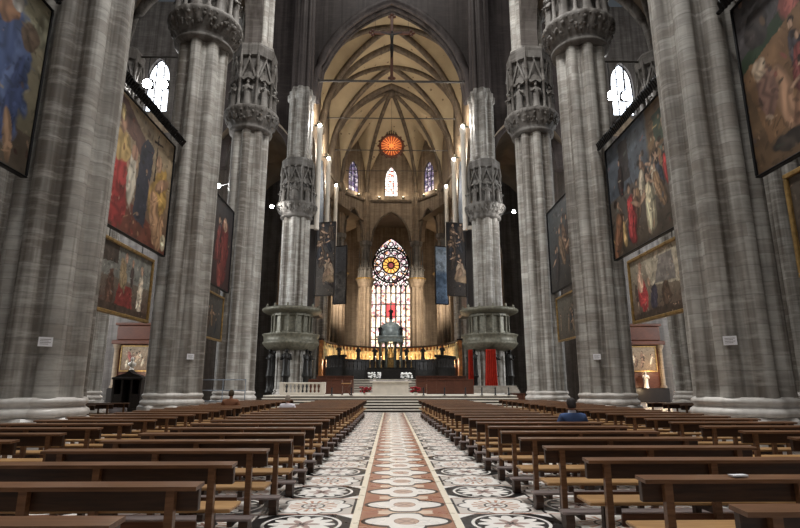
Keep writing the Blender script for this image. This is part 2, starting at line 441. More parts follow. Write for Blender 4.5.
struct(va, 'ceiling_apse', M['vault']); struct(rb, 'trim_apse_ribs', M['rib'])
# apse walls: arcade arches below, pointed windows above
for i in range(5):
    A_, B_ = Vector(AP[i]), Vector(AP[i+1]); L = (B_-A_).length
    hs = [(L/2, L/2-1.0, 20, 24.6, 5.2)]
    if i in (1, 2, 3): hs.append((L/2, 1.1 if i == 2 else 1.25, 32.6, 35.3, 2.6))
    o = struct(arch_wall(A_, B_, 24.75, 46, .9, hs), 'wall_apse_%d' % (i+1), M['apse'])
    cm = MB(); d_ = (B_-A_).normalized(); nn = Vector((d_.y, -d_.x))
    cm.tube([(A_+nn*.1).to_tuple()+(31.6,), (B_+nn*.1).to_tuple()+(31.6,)], .28, 6)
    c_ = (A_+B_)/2; hw = L/2-1.0
    cm.tube([tuple(c_+d_*hw*t/12+nn*.05)+(24.6+5.2*ph(t/12),) for t in range(-12, 13)], .2, 6)
    struct(cm, 'trim_apse_%d' % (i+1), M['rib'])
# ambulatory behind the apse
struct(arch_wall((-11, 97), (11, 97), 0, 32, .8, [(11, 3.7, 4, 22, 6.5)], 20), 'wall_ambulatory_east', M['apse'])
for sg, sd in ((-1, 'left'), (1, 'right')):
    struct(MB().prism([(sg*11, 97), (sg*19.6, 80), (sg*20.4, 80.4), (sg*11.4, 98)], 0, 32), 'wall_ambulatory_'+sd, M['apse'])
    vb = MB(); vb.add([(sg*4.15, 85.6, 28), (sg*11, 97, 28), (sg*19.6, 80, 28), (sg*9, 72.9, 28)], [(0, 1, 2, 3)])
    struct(vb, 'ceiling_ambulatory_'+sd, M['aislevault'])
struct(MB().add([(-4.15, 85.6, 30.5), (-11, 97, 30.5), (11, 97, 30.5), (4.15, 85.6, 30.5)], [(0, 1, 2, 3)]), 'ceiling_ambulatory_east', M['aislevault'])

# ------------------------------------------------------------------ stained glass
def glass_mat(name, kind, st):
    m, nt, b = newmat(name, .2); (x, y, z), p = pos(nt)
    v = nt.nodes.new('ShaderNodeTexVoronoi'); v.inputs['Scale'].default_value = 2.6; nt.links.new(p, v.inputs['Vector'])
    sp = nt.nodes.new('ShaderNodeSeparateColor'); nt.links.new(v.outputs['Color'], sp.inputs[0]); h = E(nt, sp.outputs[0]); h2 = E(nt, sp.outputs[1])
    if kind == 'great':
        r = (x.sq()+(z-23.3).sq()).sqrt()
        c = mix(nt, h.gt(.72), (1, .97, .93, 1), (.80, .55, .62, 1))
        c = mix(nt, h2.gt(.86), c, (.30, .12, .16, 1))
        c = mix(nt, h2.lt(.10), c, (.85, .42, .20, 1))
        c = mix(nt, r.lt(1.45), c, (1, .52, .10, 1))
        c = mix(nt, r.lt(.55), c, (.22, .02, .02, 1))
        low = mix(nt, h.gt(.45), (1, .95, .88, 1), (.95, .74, .52, 1))
        low = mix(nt, h2.lt(.2), low, (.55, .34, .40, 1))
        low = mix(nt, h2.gt(.88), low, (.35, .16, .14, 1))
        low = mix(nt, (x.abs().lt(.9)*z.gt(13.6)*z.lt(16.3)), low, (.55, .04, .05, 1))
        c = mix(nt, z.lt(19.4), c, low)
    elif kind == 'white':
        c = mix(nt, h.gt(.55), (1, .98, .95, 1), (.9, .76, .7, 1)); c = mix(nt, h2.gt(.87), c, (.6, .1, .05, 1))
    elif kind == 'blue':
        c = mix(nt, h.gt(.5), (.12, .11, .22, 1), (.25, .20, .34, 1)); c = mix(nt, h2.gt(.8), c, (.7, .66, .75, 1))
    else:
        c = mix(nt, h.gt(.6), (.93, .96, 1, 1), (.8, .88, 1, 1))
    nt.links.new(c, b.inputs['Emission Color']); b.inputs['Emission Strength'].default_value = st; nt.links.new(c, b.inputs['Base Color'])
    return m
def pointed(hw, zb, zs, rise, n=12):
    return [(-hw, zb), (hw, zb)]+[(hw*(1-2*i/(2*n)), zs+rise*ph(1-i/n)) for i in range(n)]+[(-hw*i/n, zs+rise*ph(i/n)) for i in range(n+1)]
def window(num, c, ang, hw, zb, zs, rise, gmat, bars=2, rows=5):
    w = thing('window_%d' % num, None, None, (c[0], c[1], 0), ang); w['kind'] = 'structure'
    g = MB().prism(pointed(hw, zb, zs, rise), -.03, .03, 'y'); g.build('glass', gmat, w)
    f = MB()
    for i in range(1, bars+1):
        xx = -hw+2*hw*i/(bars+1); f.box(xx-.05, xx+.05, -.12, .02, zb, zs+rise*ph(xx/hw))
    for i in range(1, rows+1):
        zz = zb+(zs+rise-zb)*i/(rows+1); hx = hw if zz < zs else hw*max(0.05, 1-(zz-zs)/rise)
        f.box(-hx, hx, -.1, .02, zz-.035, zz+.035)
    f.tube([(x_, -.05, z_) for x_, z_ in pointed(hw, zb, zs, rise)]+[(-hw, -.05, zb)], .1, 6)
    f.build('tracery', M['darkbronze'], w); return w
GW = glass_mat('pale_leaded_glass', 'white', 1.8); GB = glass_mat('violet_leaded_glass', 'blue', .5); GD = glass_mat('daylit_clear_glass', 'day', 4)
window(2, (0, 85.95), 0, 1.1, 32.6, 35.3, 2.6, GW)
for num, i in ((3, 1), (4, 3)):
    A_, B_ = Vector(AP[i]), Vector(AP[i+1]); d_ = (B_-A_).normalized(); c_ = (A_+B_)/2+Vector((-d_.y, d_.x))*.35
    window(num, c_, math.atan2(d_.y, d_.x), 1.25, 32.6, 35.3, 2.6, GB)
window(5, (-26.7, 56.5), 0, 1.3, 31.8, 35.6, 2.9, GD, 2, 6)
window(6, (26.7, 56.5), 0, 1.3, 31.8, 35.6, 2.9, GD, 2, 6)
w = thing('window_1', None, None, (0, 97.3, 0)); w['kind'] = 'structure'
MB().prism(pointed(3.7, 4, 22, 6.5), -.03, .03, 'y').build('glass', glass_mat('great_window_glass', 'great', 1.15), w)
tr = MB()
def ring(mb, cx, cz, r, t, n=28): mb.tube([(cx+r*math.cos(2*PI*i/n), -.1, cz+r*math.sin(2*PI*i/n)) for i in range(n+1)], t, 6)
RZ = 23.3
for r_, t_ in ((3.25, .17), (1.6, .17), (.6, .15)): ring(tr, 0, RZ, r_, t_)
for i in range(12):
    a = 2*PI*i/12; tr.tube([(.6*math.cos(a), -.1, RZ+.6*math.sin(a)), (1.6*math.cos(a), -.1, RZ+1.6*math.sin(a))], .09, 6)
    ring(tr, 2.4*math.cos(a+.26), RZ+2.4*math.sin(a+.26), .50, .13, 14)
    ring(tr, 3.05*math.cos(a), RZ+3.05*math.sin(a), .3, .12, 10)
for i in range(9):
    x_ = -3.6+i*.9; tr.box(x_-.13, x_+.13, -.2, .02, 4, 19.6 if abs(x_) < 3 else 21)
for i in range(8):
    x_ = -3.15+i*.9; tr.tube([(x_+.45*t/6, -.1, 18.6+1.1*ph(t/6)) for t in range(-6, 7)], .09, 6)
    if i % 2 == 0: tr.tube([(x_+.45+.9*t/6, -.1, 19.0+1.6*ph(t/6)) for t in range(-6, 7)], .1, 6); ring(tr, x_+.45, 19.7, .3, .08, 10)
for z_ in np.arange(5.5, 19, 2.1): tr.box(-3.7, 3.7, -.12, .02, z_-.08, z_+.08)
tr.tube([(x_, -.1, z_) for x_, z_ in pointed(3.7, 4, 22, 6.5)]+[(-3.7, -.1, 4)], .2, 6)
for i in range(12):
    a = 2*PI*(i+.5)/12; ring(tr, 3.7*math.cos(a), RZ+3.7*math.sin(a), .34, .12, 10) if abs(3.7*math.cos(a)) < 3.3 and RZ+3.7*math.sin(a) > 20 else None
for (x_, z_, r_) in ((-3.1, 20.3, .45), (3.1, 20.3, .45), (-2.2, 26.2, .3), (2.2, 26.2, .3), (0, 27.3, .45), (-1, 26.9, .3), (1, 26.9, .3), (-3.3, 21.6, .3), (3.3, 21.6, .3)): ring(tr, x_, z_, r_, .12, 12)
tr.build('tracery', M['darkbronze'], w)

# ------------------------------------------------------------------ statues (shared meshes)
def statue_mb(h=1.8, seed=0, lean=0):
    rnd = random.Random(seed); mb = MB(); k = h/1.8
    def rg(z, rx, ry, ox=0, oy=0): return [(ox+rx*k*(1+.10*math.cos(5*a+seed))*math.cos(a), oy+ry*k*(1+.10*math.cos(7*a+seed*2))*math.sin(a), z*k) for a in [2*PI*j/16 for j in range(16)]]
    mb.loft([rg(0, .30, .26), rg(.1, .27, .23), rg(.5, .22, .19), rg(.95, .23, .18), rg(1.2, .27, .18), rg(1.38, .26, .16), rg(1.46, .12, .10), rg(1.52, .08, .08)])
    mb.ball((0, -.02*k, 1.65*k), .105*k, .115*k, .145*k, 12, 8)
    mb.ball((0, -.13*k, 1.63*k), .022*k, .03*k, .03*k, 6, 4)
    for sx in (-1, 1):
        e = Vector((sx*.33, -.08, 1.08+rnd.uniform(-.05, .08))); ha = Vector((sx*rnd.uniform(.02, .2), -.27, 1.12+rnd.uniform(-.1, .25)))
        mb.tube([tuple(Vector((sx*.25, 0, 1.36))*k), tuple(e*k), tuple(ha*k)], [.09*k, .075*k, .05*k], 8)
        mb.ball(tuple(ha*k), .055*k, .05*k, .06*k, 8, 5)
    return mb
ST = [statue_mb(1.8, s_).build('statue', M['carved']) for s_ in range(3)]
STM = [o.data for o in ST]
for o in ST: bpy.data.objects.remove(o)
def statue_obj(i, parent, loc, rz, sc=1, mat=None, name='statue'):
    if mat:
        key = (i, mat)
        if key not in KIDS:
            me = STM[i].copy(); me.materials[0] = M[mat]; KIDS[key] = me
        me = KIDS[key]
    else: me = STM[i]
    o = bpy.data.objects.new(name, me); COL.objects.link(o); o.parent = parent; o.location = loc; o.rotation_euler = (0, 0, rz); o.scale = (sc, sc, sc); return o

# ------------------------------------------------------------------ piers
def pier_ring(z, k=1.0, n=176):
    out = []
    for j in range(n):
        th = 2*PI*j/n; r = .78
        for i in range(8):
            for (dd, rr, off) in ((.945, .305, 0), (.90, .12, PI/8)):
                dl = th-(i*PI/4+off); dl = (dl+PI) % (2*PI)-PI
                q = rr*rr-(dd*math.sin(dl))**2
                if q > 0 and math.cos(dl) > 0: r = max(r, dd*math.cos(dl)+math.sqrt(q))
        out.append((r*k*math.cos(th), r*k*math.sin(th), z))
    return out
def octa(r, z, n=8, rot=PI/8): return [(r*math.cos(rot+2*PI*j/n), r*math.sin(rot+2*PI*j/n), z) for j in range(n)]
def make_pier(full=True):
    t = thing('stone_pier', '', 'pier')
    b = MB()
    b.loft([octa(1.42, 0), octa(1.42, .72), octa(1.34, .80)], smooth=False)
    b.build('plinth', M['pier_base'], t)
    b = MB()
    b.lathe([(1.26, .80), (1.33, .83), (1.36, .90), (1.33, .98), (1.27, 1.02), (1.22, 1.07), (1.25, 1.12), (1.29, 1.16), (1.29, 1.23), (1.25, 1.27), (1.2, 1.31)], 64, mod=lambda a, z: 1+.03*math.cos(8*a))
    b.build('base_moulding', M['pier_base'], t)
    s_ = MB(); s_.loft([pier_ring(1.30, 1.02), pier_ring(1.5), pier_ring(18.6)]); s_.build('shaft', M['pier'], t)
    cp = MB()
    rnd = random.Random(4)
    def leaf(a, z):
        w_ = max(0, 1-abs(z-19.25)/.65); return 1+w_*(.045*math.cos(19.6*a)+.03*math.cos(33*a+z*9))
    cp.lathe([(1.2, 18.3), (1.42, 18.42), (1.44, 18.55), (1.32, 18.65), (1.38, 18.8), (1.52, 19.), (1.66, 19.25), (1.76, 19.5), (1.84, 19.62), (1.84, 19.8), (1.74, 19.9), (1.5, 19.94)], 120, mod=leaf)
    for k in range(90):
        a = 2*PI*k/90+rnd.uniform(-.05, .05); q = rnd.random(); r_ = 1.5+.24*q; cp.ball((r_*math.cos(a), r_*math.sin(a), 18.98+.5*q), rnd.uniform(.07, .12), rnd.uniform(.07, .12), rnd.uniform(.08, .15), 6, 4)
    for k in range(40):
        a = 2*PI*k/40; cp.ball((1.80*math.cos(a), 1.80*math.sin(a), 19.6), .06, .06, .06, 6, 4)
    cp = cp.build('capital', M['carved'], t)
    tb = MB(); tb.loft([octa(1.22, 19.9), octa(1.22, 23.7), octa(1.5, 23.8), octa(1.56, 24.5), octa(1.45, 24.72)], smooth=False)
    for k in range(8):
        a = PI/8+k*PI/4; r_ = 1.5; x_, y_ = r_*math.cos(a), r_*math.sin(a)
        tb.lathe([(.15, 19.9), (.15, 20.1), (.10, 20.15), (.10, 21.9), (.16, 21.95), (.16, 22.1), (.11, 22.15), (.11, 22.9), (.17, 22.95), (.02, 24.35)], 8, (x_, y_, 0))
        am = k*PI/4; mt = Matrix.Rotation(am, 4, 'Z')
        # canopy gable over each niche
        for sgn in (-1, 1):
            tb.prism([(sgn*.55, 22.05), (sgn*.42, 22.05), (sgn*.0, 23.35), (sgn*.0, 23.65)], 1.32, 1.5, 'x', mt)
        tb.prism([(.33*math.cos(q*PI/6), 22.15+.33*math.sin(q*PI/6)) for q in range(12)], 1.22, 1.40, 'x', mt)
        tb.ball(tuple(mt @ Vector((1.46, 0, 23.7))), .09, .09, .14, 6, 4)
        tb.prism([(-.42, 22.05), (.42, 22.05), (.42, 21.9), (.30, 21.82), (0, 22.), (-.30, 21.82), (-.42, 21.9)], 1.25, 1.5, 'x', mt)
    tb = tb.build('niche_tabernacle', M['carved'], t)
    for k in range(8):
        am = k*PI/4
        statue_obj(k % 3, tb, (1.46*math.cos(am), 1.46*math.sin(am), 19.93), am+PI/2, 1.02)
    us = MB(); us.loft([pier_ring(24.7, 1.0), pier_ring(25.1, 1.0), pier_ring(25.2, .92), pier_ring(31.6, .92), pier_ring(31.8, 1.05), pier_ring(32.4, 1.08), pier_ring(32.6, .88), pier_ring(33.2, .8)])
    us.build('upper_shaft', M['pier'], t)
    return t
P0 = make_pier(); PT = tree(P0); PS = (P0, [k for k in PT[1] if k[0].name != 'upper_shaft'])
row = ['nearest', 'second', 'third', 'crossing']
first = True
def put_pier(x, y, label, up=False):
    global first
    o = P0 if first else dup(PT if up else PS); first = False
    o.location = (x, y, 0); tag(o, label, 'pier', 'marble piers'); return o
put_pier(-9.7, YP[2], 'clustered marble pier with its whole statue capital in view, third on the left side', True)
put_pier(PX, YP[2], 'clustered marble pier with its whole statue capital in view, third on the right side', True)
for sg, sd in ((-1, 'left'), (1, 'right')):
    PN = 9.8 if sg > 0 else 9.68
    put_pier(sg*PN, YP[0], 'massive clustered grey marble pier nearest the viewer, %s of the nave' % sd)
    put_pier(sg*PN, YP[1], 'clustered marble pier, second from the viewer on the %s, capital cut off' % sd)
    put_pier(sg*PX, YC[0], 'clustered marble pier wrapped by the round bronze pulpit on the %s' % sd, True).scale = (1.14, 1.14, 1)
    put_pier(sg*PX, YC[1], 'marble choir pier just behind the %s pulpit pier' % sd)
    put_pier(sg*PX, YC[2], 'last straight choir pier before the apse curve, %s side' % sd)
    put_pier(sg*19.2, YP[2], 'clustered pier between the side aisles, %s side, seen past the nave piers' % sd)
    put_pier(sg*19.2, YP[1], 'dark side aisle pier beyond the nearest %s pier, by the picture edge' % sd)
for sg, sd in ((-1, 'left'), (1, 'right')):
    for yy, nm in ((YP[2], 'nave'), (YC[0], 'choir')): struct(MB().loft([[(q[0]+(sg*9.8 if sg > 0 or nm == 'choir' else -9.7), q[1]+yy, q[2]) for q in pier_ring(z_, .8 if nm == 'nave' else .95)] for z_ in (33.2, 48)]), 'trim_%s_vault_shaft_%s' % (nm, sd), M['archstone'])  # missing light at this height is put into a darker stone tone
# apse piers, slimmer and warmer
def make_apse_pier():
    t = thing('apse_pier', '', 'pier'); k = .84
    MB().loft([pier_ring(0, .98), pier_ring(1, .98), pier_ring(1.3, k), pier_ring(17.2, k)]).build('shaft', M['apse'], t)
    c = MB(); c.lathe([(1.0, 17.0), (1.15, 17.2), (1.2, 17.5), (1.3, 17.9), (1.45, 18.2), (1.5, 18.5), (1.2, 18.6)], 40, mod=lambda a, z: 1+.03*math.cos(16*a)); c = c.build('capital', M['apse'], t)
    MB().lathe([(1.40, 18.28), (1.56, 18.3), (1.56, 18.52), (1.40, 18.54)], 40, caps=False).build('ledge', M['gilt'], c)
    tb = MB(); tb.loft([octa(.75, 18.5), octa(.75, 23.8), octa(1.05, 24.1), octa(1.1, 24.7)], smooth=False)
    for q in range(8):
        a = PI/8+q*PI/4; tb.lathe([(.1, 18.5), (.08, 18.7), (.08, 22), (.13, 22.1), (.02, 23.6)], 6, (1.05*math.cos(a), 1.05*math.sin(a), 0))
    tb = tb.build('niche_tabernacle', M['carved'], t)
    for q in range(8): statue_obj(q % 3, tb, (.98*math.cos(q*PI/4), .98*math.sin(q*PI/4), 18.6), q*PI/4+PI/2, 1.2)
    return t
a0 = make_apse_pier(); at_ = tree(a0)
for k, (i, lb) in enumerate(((2, 'warm stone apse pier with gilded capital, left of the great window'), (3, 'warm stone apse pier with gilded capital, right of the great window'), (1, 'shadowed apse pier left of the gilded one, beside the left organ shutters'), (4, 'shadowed apse pier right of the gilded one, beside the blue organ shutter'))):
    o = a0 if k == 0 else dup(at_); o.location = (AP[i][0], AP[i][1]+.3, 0); tag(o, lb, 'pier', 'apse piers')
    struct(MB().loft([[(p[0]+AP[i][0], p[1]+AP[i][1]-.1, p[2]) for p in pier_ring(z_, k_)] for z_, k_ in ((24.72, .55), (31.3, .55), (31.5, .7), (32.2, .7), (33, .45))]), 'trim_apse_shaft_%d' % (k+1), M['apse'])

# ------------------------------------------------------------------ paintings
def canvas_mat():
    m, nt, b = newmat('old_oil_canvas', .55, .3)
    a = nt.nodes.new('ShaderNodeAttribute'); a.attribute_name = 'Col'; nt.links.new(a.outputs['Color'], b.inputs['Base Color']); return m
M['canvas'] = canvas_mat()
def paint(w, h, shapes, bgc, seed, nx=170):
    """w x h canvas mesh facing -y, painted per vertex; shapes in 0..1 coordinates"""
    ny = max(20, int(nx*h/w)); rs = np.random.RandomState(seed)
    U, V = np.meshgrid(np.linspace(0, 1, nx+1), np.linspace(0, 1, ny+1)); asp = w/h
    col = np.zeros(U.shape+(3,)); c0, c1 = np.array(bgc[0][:3]), np.array(bgc[1][:3])
    col[:] = c0*(1-V[..., None])+c1*V[..., None]
    def smooth(sc):
        g = rs.rand(int(2+sc), int(2+sc*asp)); yy = V*(g.shape[0]-1.001); xx = U*(g.shape[1]-1.001); i, j = yy.astype(int), xx.astype(int); f, e = yy-i, xx-j
        return g[i, j]*(1-f)*(1-e)+g[i+1, j]*f*(1-e)+g[i, j+1]*(1-f)*e+g[i+1, j+1]*f*e
    n1, n2, n3 = smooth(6), smooth(16), smooth(40)
    for sh in shapes:
        c = np.array(sh[-1][:3])
        if sh[0] == 'e':
            _, cx, cy, rx, ry, rot, _c = sh; ca, sa = math.cos(R(rot)), math.sin(R(rot)); dx, dy = (U-cx)*asp, V-cy
            q = np.sqrt(((dx*ca+dy*sa)/(rx*asp if False else rx))**2+((-dx*sa+dy*ca)/ry)**2)+(n2-.5)*.35+(n3-.5)*.2
            m_ = np.clip((1.02-q)/.12, 0, 1); sh_ = (1.15-.5*np.clip(q, 0, 1)*(.4+n2))*(1+.34*np.sin(((dx*ca+dy*sa)/rx*4.5+(n2-.5)*7+cx*40)))
        else:
            pl = sh[1]; m_ = np.zeros(U.shape, bool); uu, vv = U+(n3-.5)*.015, V+(n2-.5)*.02; j = len(pl)-1
            for i in range(len(pl)):
                (xi, yi), (xj, yj) = pl[i], pl[j]
                if yi != yj: m_ ^= ((yi > vv) != (yj > vv)) & (uu < (xj-xi)*(vv-yi)/(yj-yi)+xi)
                j = i
            m_ = m_.astype(float); sh_ = .72+.5*n2
        col = col*(1-m_[..., None])+(c*np.clip(sh_, .3, 1.3)[..., None])*m_[..., None]
    pal = np.array([np.array(q[-1][:3]) for q in shapes]+[c0, c1]); nd = 420
    for i in range(nd):
        cx, cy = rs.rand(2); rx, ry = .006+.03*rs.rand()**2, .004+.014*rs.rand()**2; a = rs.rand()*PI; ca, sa = math.cos(a), math.sin(a)
        x0, x1, y0, y1 = int(max(0, (cx-.06)*nx)), int((cx+.06)*nx)+2, int(max(0, (cy-.08)*ny)), int((cy+.08)*ny)+2
        dx, dy = (U[y0:y1, x0:x1]-cx)*asp, V[y0:y1, x0:x1]-cy
        m_ = np.clip((1.1-np.sqrt(((dx*ca+dy*sa)/(rx*asp))**2+((-dx*sa+dy*ca)/ry)**2))/.3, 0, 1)[..., None]*(.35+.45*rs.rand())
        loc = col[min(ny, int(cy*ny)), min(nx, int(cx*nx))]; k = rs.rand()
        c = loc*(.35 if k < .45 else 1.7) if k < .8 else pal[rs.randint(len(pal))]
        col[y0:y1, x0:x1] = col[y0:y1, x0:x1]*(1-m_)+c*m_
    g_ = col.mean(-1, keepdims=True); col = col*.82+g_*.18
    col *= (1.45 if seed in (17, 18) else 1)*(.46+.25*n1+.2*n2+.15*n3)[..., None]
    P = np.stack([(U-.5)*w, np.zeros_like(U), (V-.5)*h], -1).reshape(-1, 3)
    I = np.arange((nx+1)*(ny+1)).reshape(ny+1, nx+1)
    F = np.stack([I[:-1, :-1], I[:-1, 1:], I[1:, 1:], I[1:, :-1]], -1).reshape(-1, 4)
    me = bpy.data.meshes.new('canvas'); me.from_pydata(P.tolist(), [], F.tolist()); at = me.color_attributes.new('Col', 'FLOAT_COLOR', 'POINT')
    at.data.foreach_set('color', np.concatenate([np.clip(col.reshape(-1, 3), 0, 1), np.ones((P.shape[0], 1))], 1).astype(np.float32).ravel()); me.materials.append(M['canvas']); return me
def fig(x, y, s, robe, head=None, lean=0, arm=None):
    dkc, ltc = tuple(c*.4 for c in robe[:3]), tuple(min(1, c*1.6+.02) for c in robe[:3])
    """a standing painted figure: x,y feet, s height"""
    head = head or S(190, 150, 118); out = [('e', x+s*.03, y+s*.36, s*.16, s*.42, -lean, dkc), ('e', x, y+s*.36, s*.13, s*.40, -lean, robe), ('e', x-s*.04, y+s*.34, s*.03, s*.30, -lean+6, ltc), ('e', x+s*.05, y+s*.3, s*.02, s*.26, -lean-6, dkc), ('e', x, y+s*.93, s*.07, s*.07, 0, S(60,44,34)), ('e', x+lean*.002*s, y+s*.62, s*.10, s*.15, -lean, tuple(min(1, c*1.4) for c in robe[:3])), ('e', x+lean*.004*s, y+s*.87, s*.05, s*.075, 0, head)]
    if arm: out.append(('e', x+arm*s*.16, y+s*.58, s*.17, s*.04, -arm*25, head))
    return out
def crowd(seed, n, x0, x1, y0, y1, s, pal):
    r = random.Random(seed); o = []
    for i in range(n):
        yy = y1-(y1-y0)*i/n; o += fig(r.uniform(x0, x1), yy, s*r.uniform(.8, 1.15), r.choice(pal), lean=r.uniform(-25, 25), arm=r.choice([None, -1, 1]))
    return o
DK = [S(56,48,44), S(80,62,48), S(44,52,60), S(110,78,56), S(132,104,74), S(70,34,30)]
def painting(label, sg, y, z, w, h, shapes, bgc, seed, frame='black', x=10.0, fw=.055, group=None, rz=None, cat='painting'):
    t = thing('painting', label, cat, (sg*x, y, z), (R(90) if sg < 0 else R(-90)) if rz is None else rz, group)
    o = bpy.data.objects.new('canvas', paint(w, h, shapes, bgc, seed)); COL.objects.link(o); o.parent = t
    f = MB(); a, b = w/2, h/2
    for (x0, x1, z0, z1) in ((-a-fw, a+fw, b, b+fw), (-a-fw, a+fw, -b-fw, -b), (-a-fw, -a, -b, b), (a, a+fw, -b, b)):
        f.box(x0, x1, -.07, .12, z0, z1, bev=.02)
    f.build('frame', M[frame], t)
    MB().box(-a-.01, a+.01, .03, .1, -b-.01, b+.01).build('backing', M['darkwood'], t)
    if group == 'smaller gilt framed canvases':
        for q in (-1.3, 1.3): MB().tube([(q, .13, b), (q, .16, b+.66)], .015, 5).build('hanging_wire', M['black'], t)
    return t
def rail(sg, y, label):
    t = thing('hanging_rail', label, 'rail', (sg*9.8, y, 12.42 if sg > 0 else 12.52), R(90) if sg < 0 else R(-90), 'painting rails')
    b = MB(); r = random.Random(int(y))
    b.tube([(-3.5, 0, .1), (3.5, 0, .1)], .07, 8); b.build('bar', M['black'], t)
    b = MB()
    for k in range(44):
        xx = -3.2+6.4*k/43; b.tube([(xx, -.1, .3), (xx+.1, -.22, .12+r.uniform(-.05, .1)), (xx+.05, -.1, -.08), (xx-.04, .08, .1), (xx, -.1, .3)], .055, 5)
    b.build('rolled_cover', M['black'], t)
    return t
GP = 'large canvases hung between the piers'
# left, nearest: blue robed figure at its right side
ZB, HB = 9.76, 5.15
sh = [('e', .5, .9, 1.2, .25, 0, S(150,146,120)), ('p', [(0,0),(1,0),(1,.22),(0,.3)], S(92,80,66))] + crowd(3, 5, .05, .5, .05, .3, .7, DK) + \
    [('e', .80, .52, .17, .40, 6, S(84,104,150)), ('e', .72, .58, .13, .32, -10, S(70,92,142)), ('e', .86, .34, .06, .26, -8, S(66,84,132)), ('e', .74, .80, .11, .10, 20, S(148,104,70)), ('e', .70, .93, .10, .06, 0, S(70,80,110)),
     ('e', .86, .16, .035, .16, 12, S(180,140,104)), ('e', .73, .86, .055, .06, 0, S(160,110,80)), ('e', .90, .74, .08, .08, 0, S(112,92,74)), ('e', .8, .86, .05, .05, 0, S(180,176,168)), ('e', .64, .2, .08, .12, 0, S(120,104,70)), ('e', .62, .36, .07, .1, 0, S(70,96,70))]
painting('large canvas cut by the picture edge, bearded figure in a long blue robe', -1, 10.85, ZB, 6.3, HB, sh, (S(96,88,70), S(160,150,120)), 11, group=GP)
rail(-1, 10.5, 'dark hanging rail above the canvas with the blue robed figure')
# left, second: red robe kneeling, yellow figure with cross
sh = [('p', [(0,.55),(1,.65),(1,1),(0,1)], S(168,146,112)), ('p', [(.05,.86),(.45,.70),(.55,.62),(.58,.8),(.3,.98),(.05,1)], S(110,78,66)), ('p', [(0,0),(1,0),(1,.12),(.45,.26),(0,.3)], S(120,62,40)), ('p', [(.50,.16),(.66,.12),(.70,.80),(.60,.84),(.52,.74)], S(62,62,74)),
      ('e', .27, .36, .17, .36, 14, S(186,48,38)), ('e', .22, .18, .26, .15, 20, S(170,40,32)), ('e', .30, .62, .12, .13, 0, S(206,170,96)), ('e', .28, .78, .055, .07, 0, S(186,140,108)), ('e', .26, .86, .05, .07, 10, S(214,186,120)), ('e', .43, .52, .09, .05, 20, S(196,150,120)),
      ('e', .82, .47, .16, .26, -18, S(206,162,70)), ('e', .80, .26, .09, .24, 16, S(198,150,104)), ('e', .90, .16, .06, .18, -6, S(198,150,104)), ('e', .79, .72, .06, .075, 0, S(196,154,118)), ('e', .86, .56, .15, .05, 30, S(190,144,106)), ('p', [(.735,.55),(.75,.55),(.755,.97),(.74,.97)], S(60,44,34)), ('p', [(.69,.87),(.82,.89),(.82,.905),(.69,.89)], S(60,44,34)),
      ('e', .44, .40, .07, .22, 0, S(226,214,190)), ('e', .45, .64, .05, .06, 0, S(190,140,110)), ('e', .96, .10, .05, .08, 0, S(210,196,160)), ('e', .12, .12, .12, .08, 0, S(96,40,30))]
painting('large canvas with a kneeling red robed figure and a gold clad figure holding a cross', -1, 20.1, ZB, 6.3, HB, sh, (S(110,74,54), S(176,156,120)), 12, group=GP)
rail(-1, 20.1, 'dark hanging rail above the canvas with the kneeling red robed figure')
sh = [('e', .78, .45, .16, .4, 0, S(120,40,34)), ('e', .7, .3, .12, .3, 0, S(150,60,48)), ('e', .78, .75, .07, .09, 0, S(190,150,120))] + crowd(5, 7, .1, .9, .05, .3, .5, [S(120,42,36), S(70,44,40), S(58,62,70), S(110,80,60)])
painting('dark narrow looking canvas with reddish figures between the second and third left piers', -1, 29.7, ZB, 6.3, HB, sh, (S(70,40,36), S(60,58,60)), 13, group=GP)
# right
sh = [('p', [(0,.0),(.55,0),(.45,.62),(0,.62)], S(110,84,56)), ('p', [(0,.56),(.44,.66),(.42,.80),(0,.68)], S(48,66,44)), ('e', .36, .84, .11, .19, -20, S(176,92,80)), ('e', .38, .97, .05, .05, 0, S(190,146,120)), ('e', .45, .90, .04, .1, 0, S(190,140,110)), ('e', .12, .78, .1, .12, 0, S(66,58,56)), ('p', [(.0,.58),(.40,.72),(.5,.3),(.1,.12)], S(128,94,60)),
      ('e', .22, .30, .06, .22, 8, S(186,140,104)), ('e', .13, .42, .07, .16, 0, S(132,96,80)), ('e', .32, .24, .08, .15, -30, S(168,120,88)), ('e', .10, .55, .06, .06, 0, S(196,170,140)), ('e', .62, .6, .12, .3, 0, S(92,44,42)), ('e', .75, .3, .12, .22, 0, S(150,110,70)), ('e', .45, .45, .1, .12, 0, S(70,64,80)), ('e', .22, .09, .14, .05, 0, S(70,60,52))] + crowd(8, 9, .25, .95, .05, .4, .36, [S(120,52,46), S(66,60,66), S(140,104,72), S(62,70,58)])
painting('large canvas cut by the picture edge, pale red figure over a crowded brown scene', 1, 10.5, ZB, 6.3, HB, sh, (S(62,52,50), S(80,76,78)), 14, group=GP)
rail(1, 10.5, 'dark hanging rail above the crowded brown canvas by the picture edge')
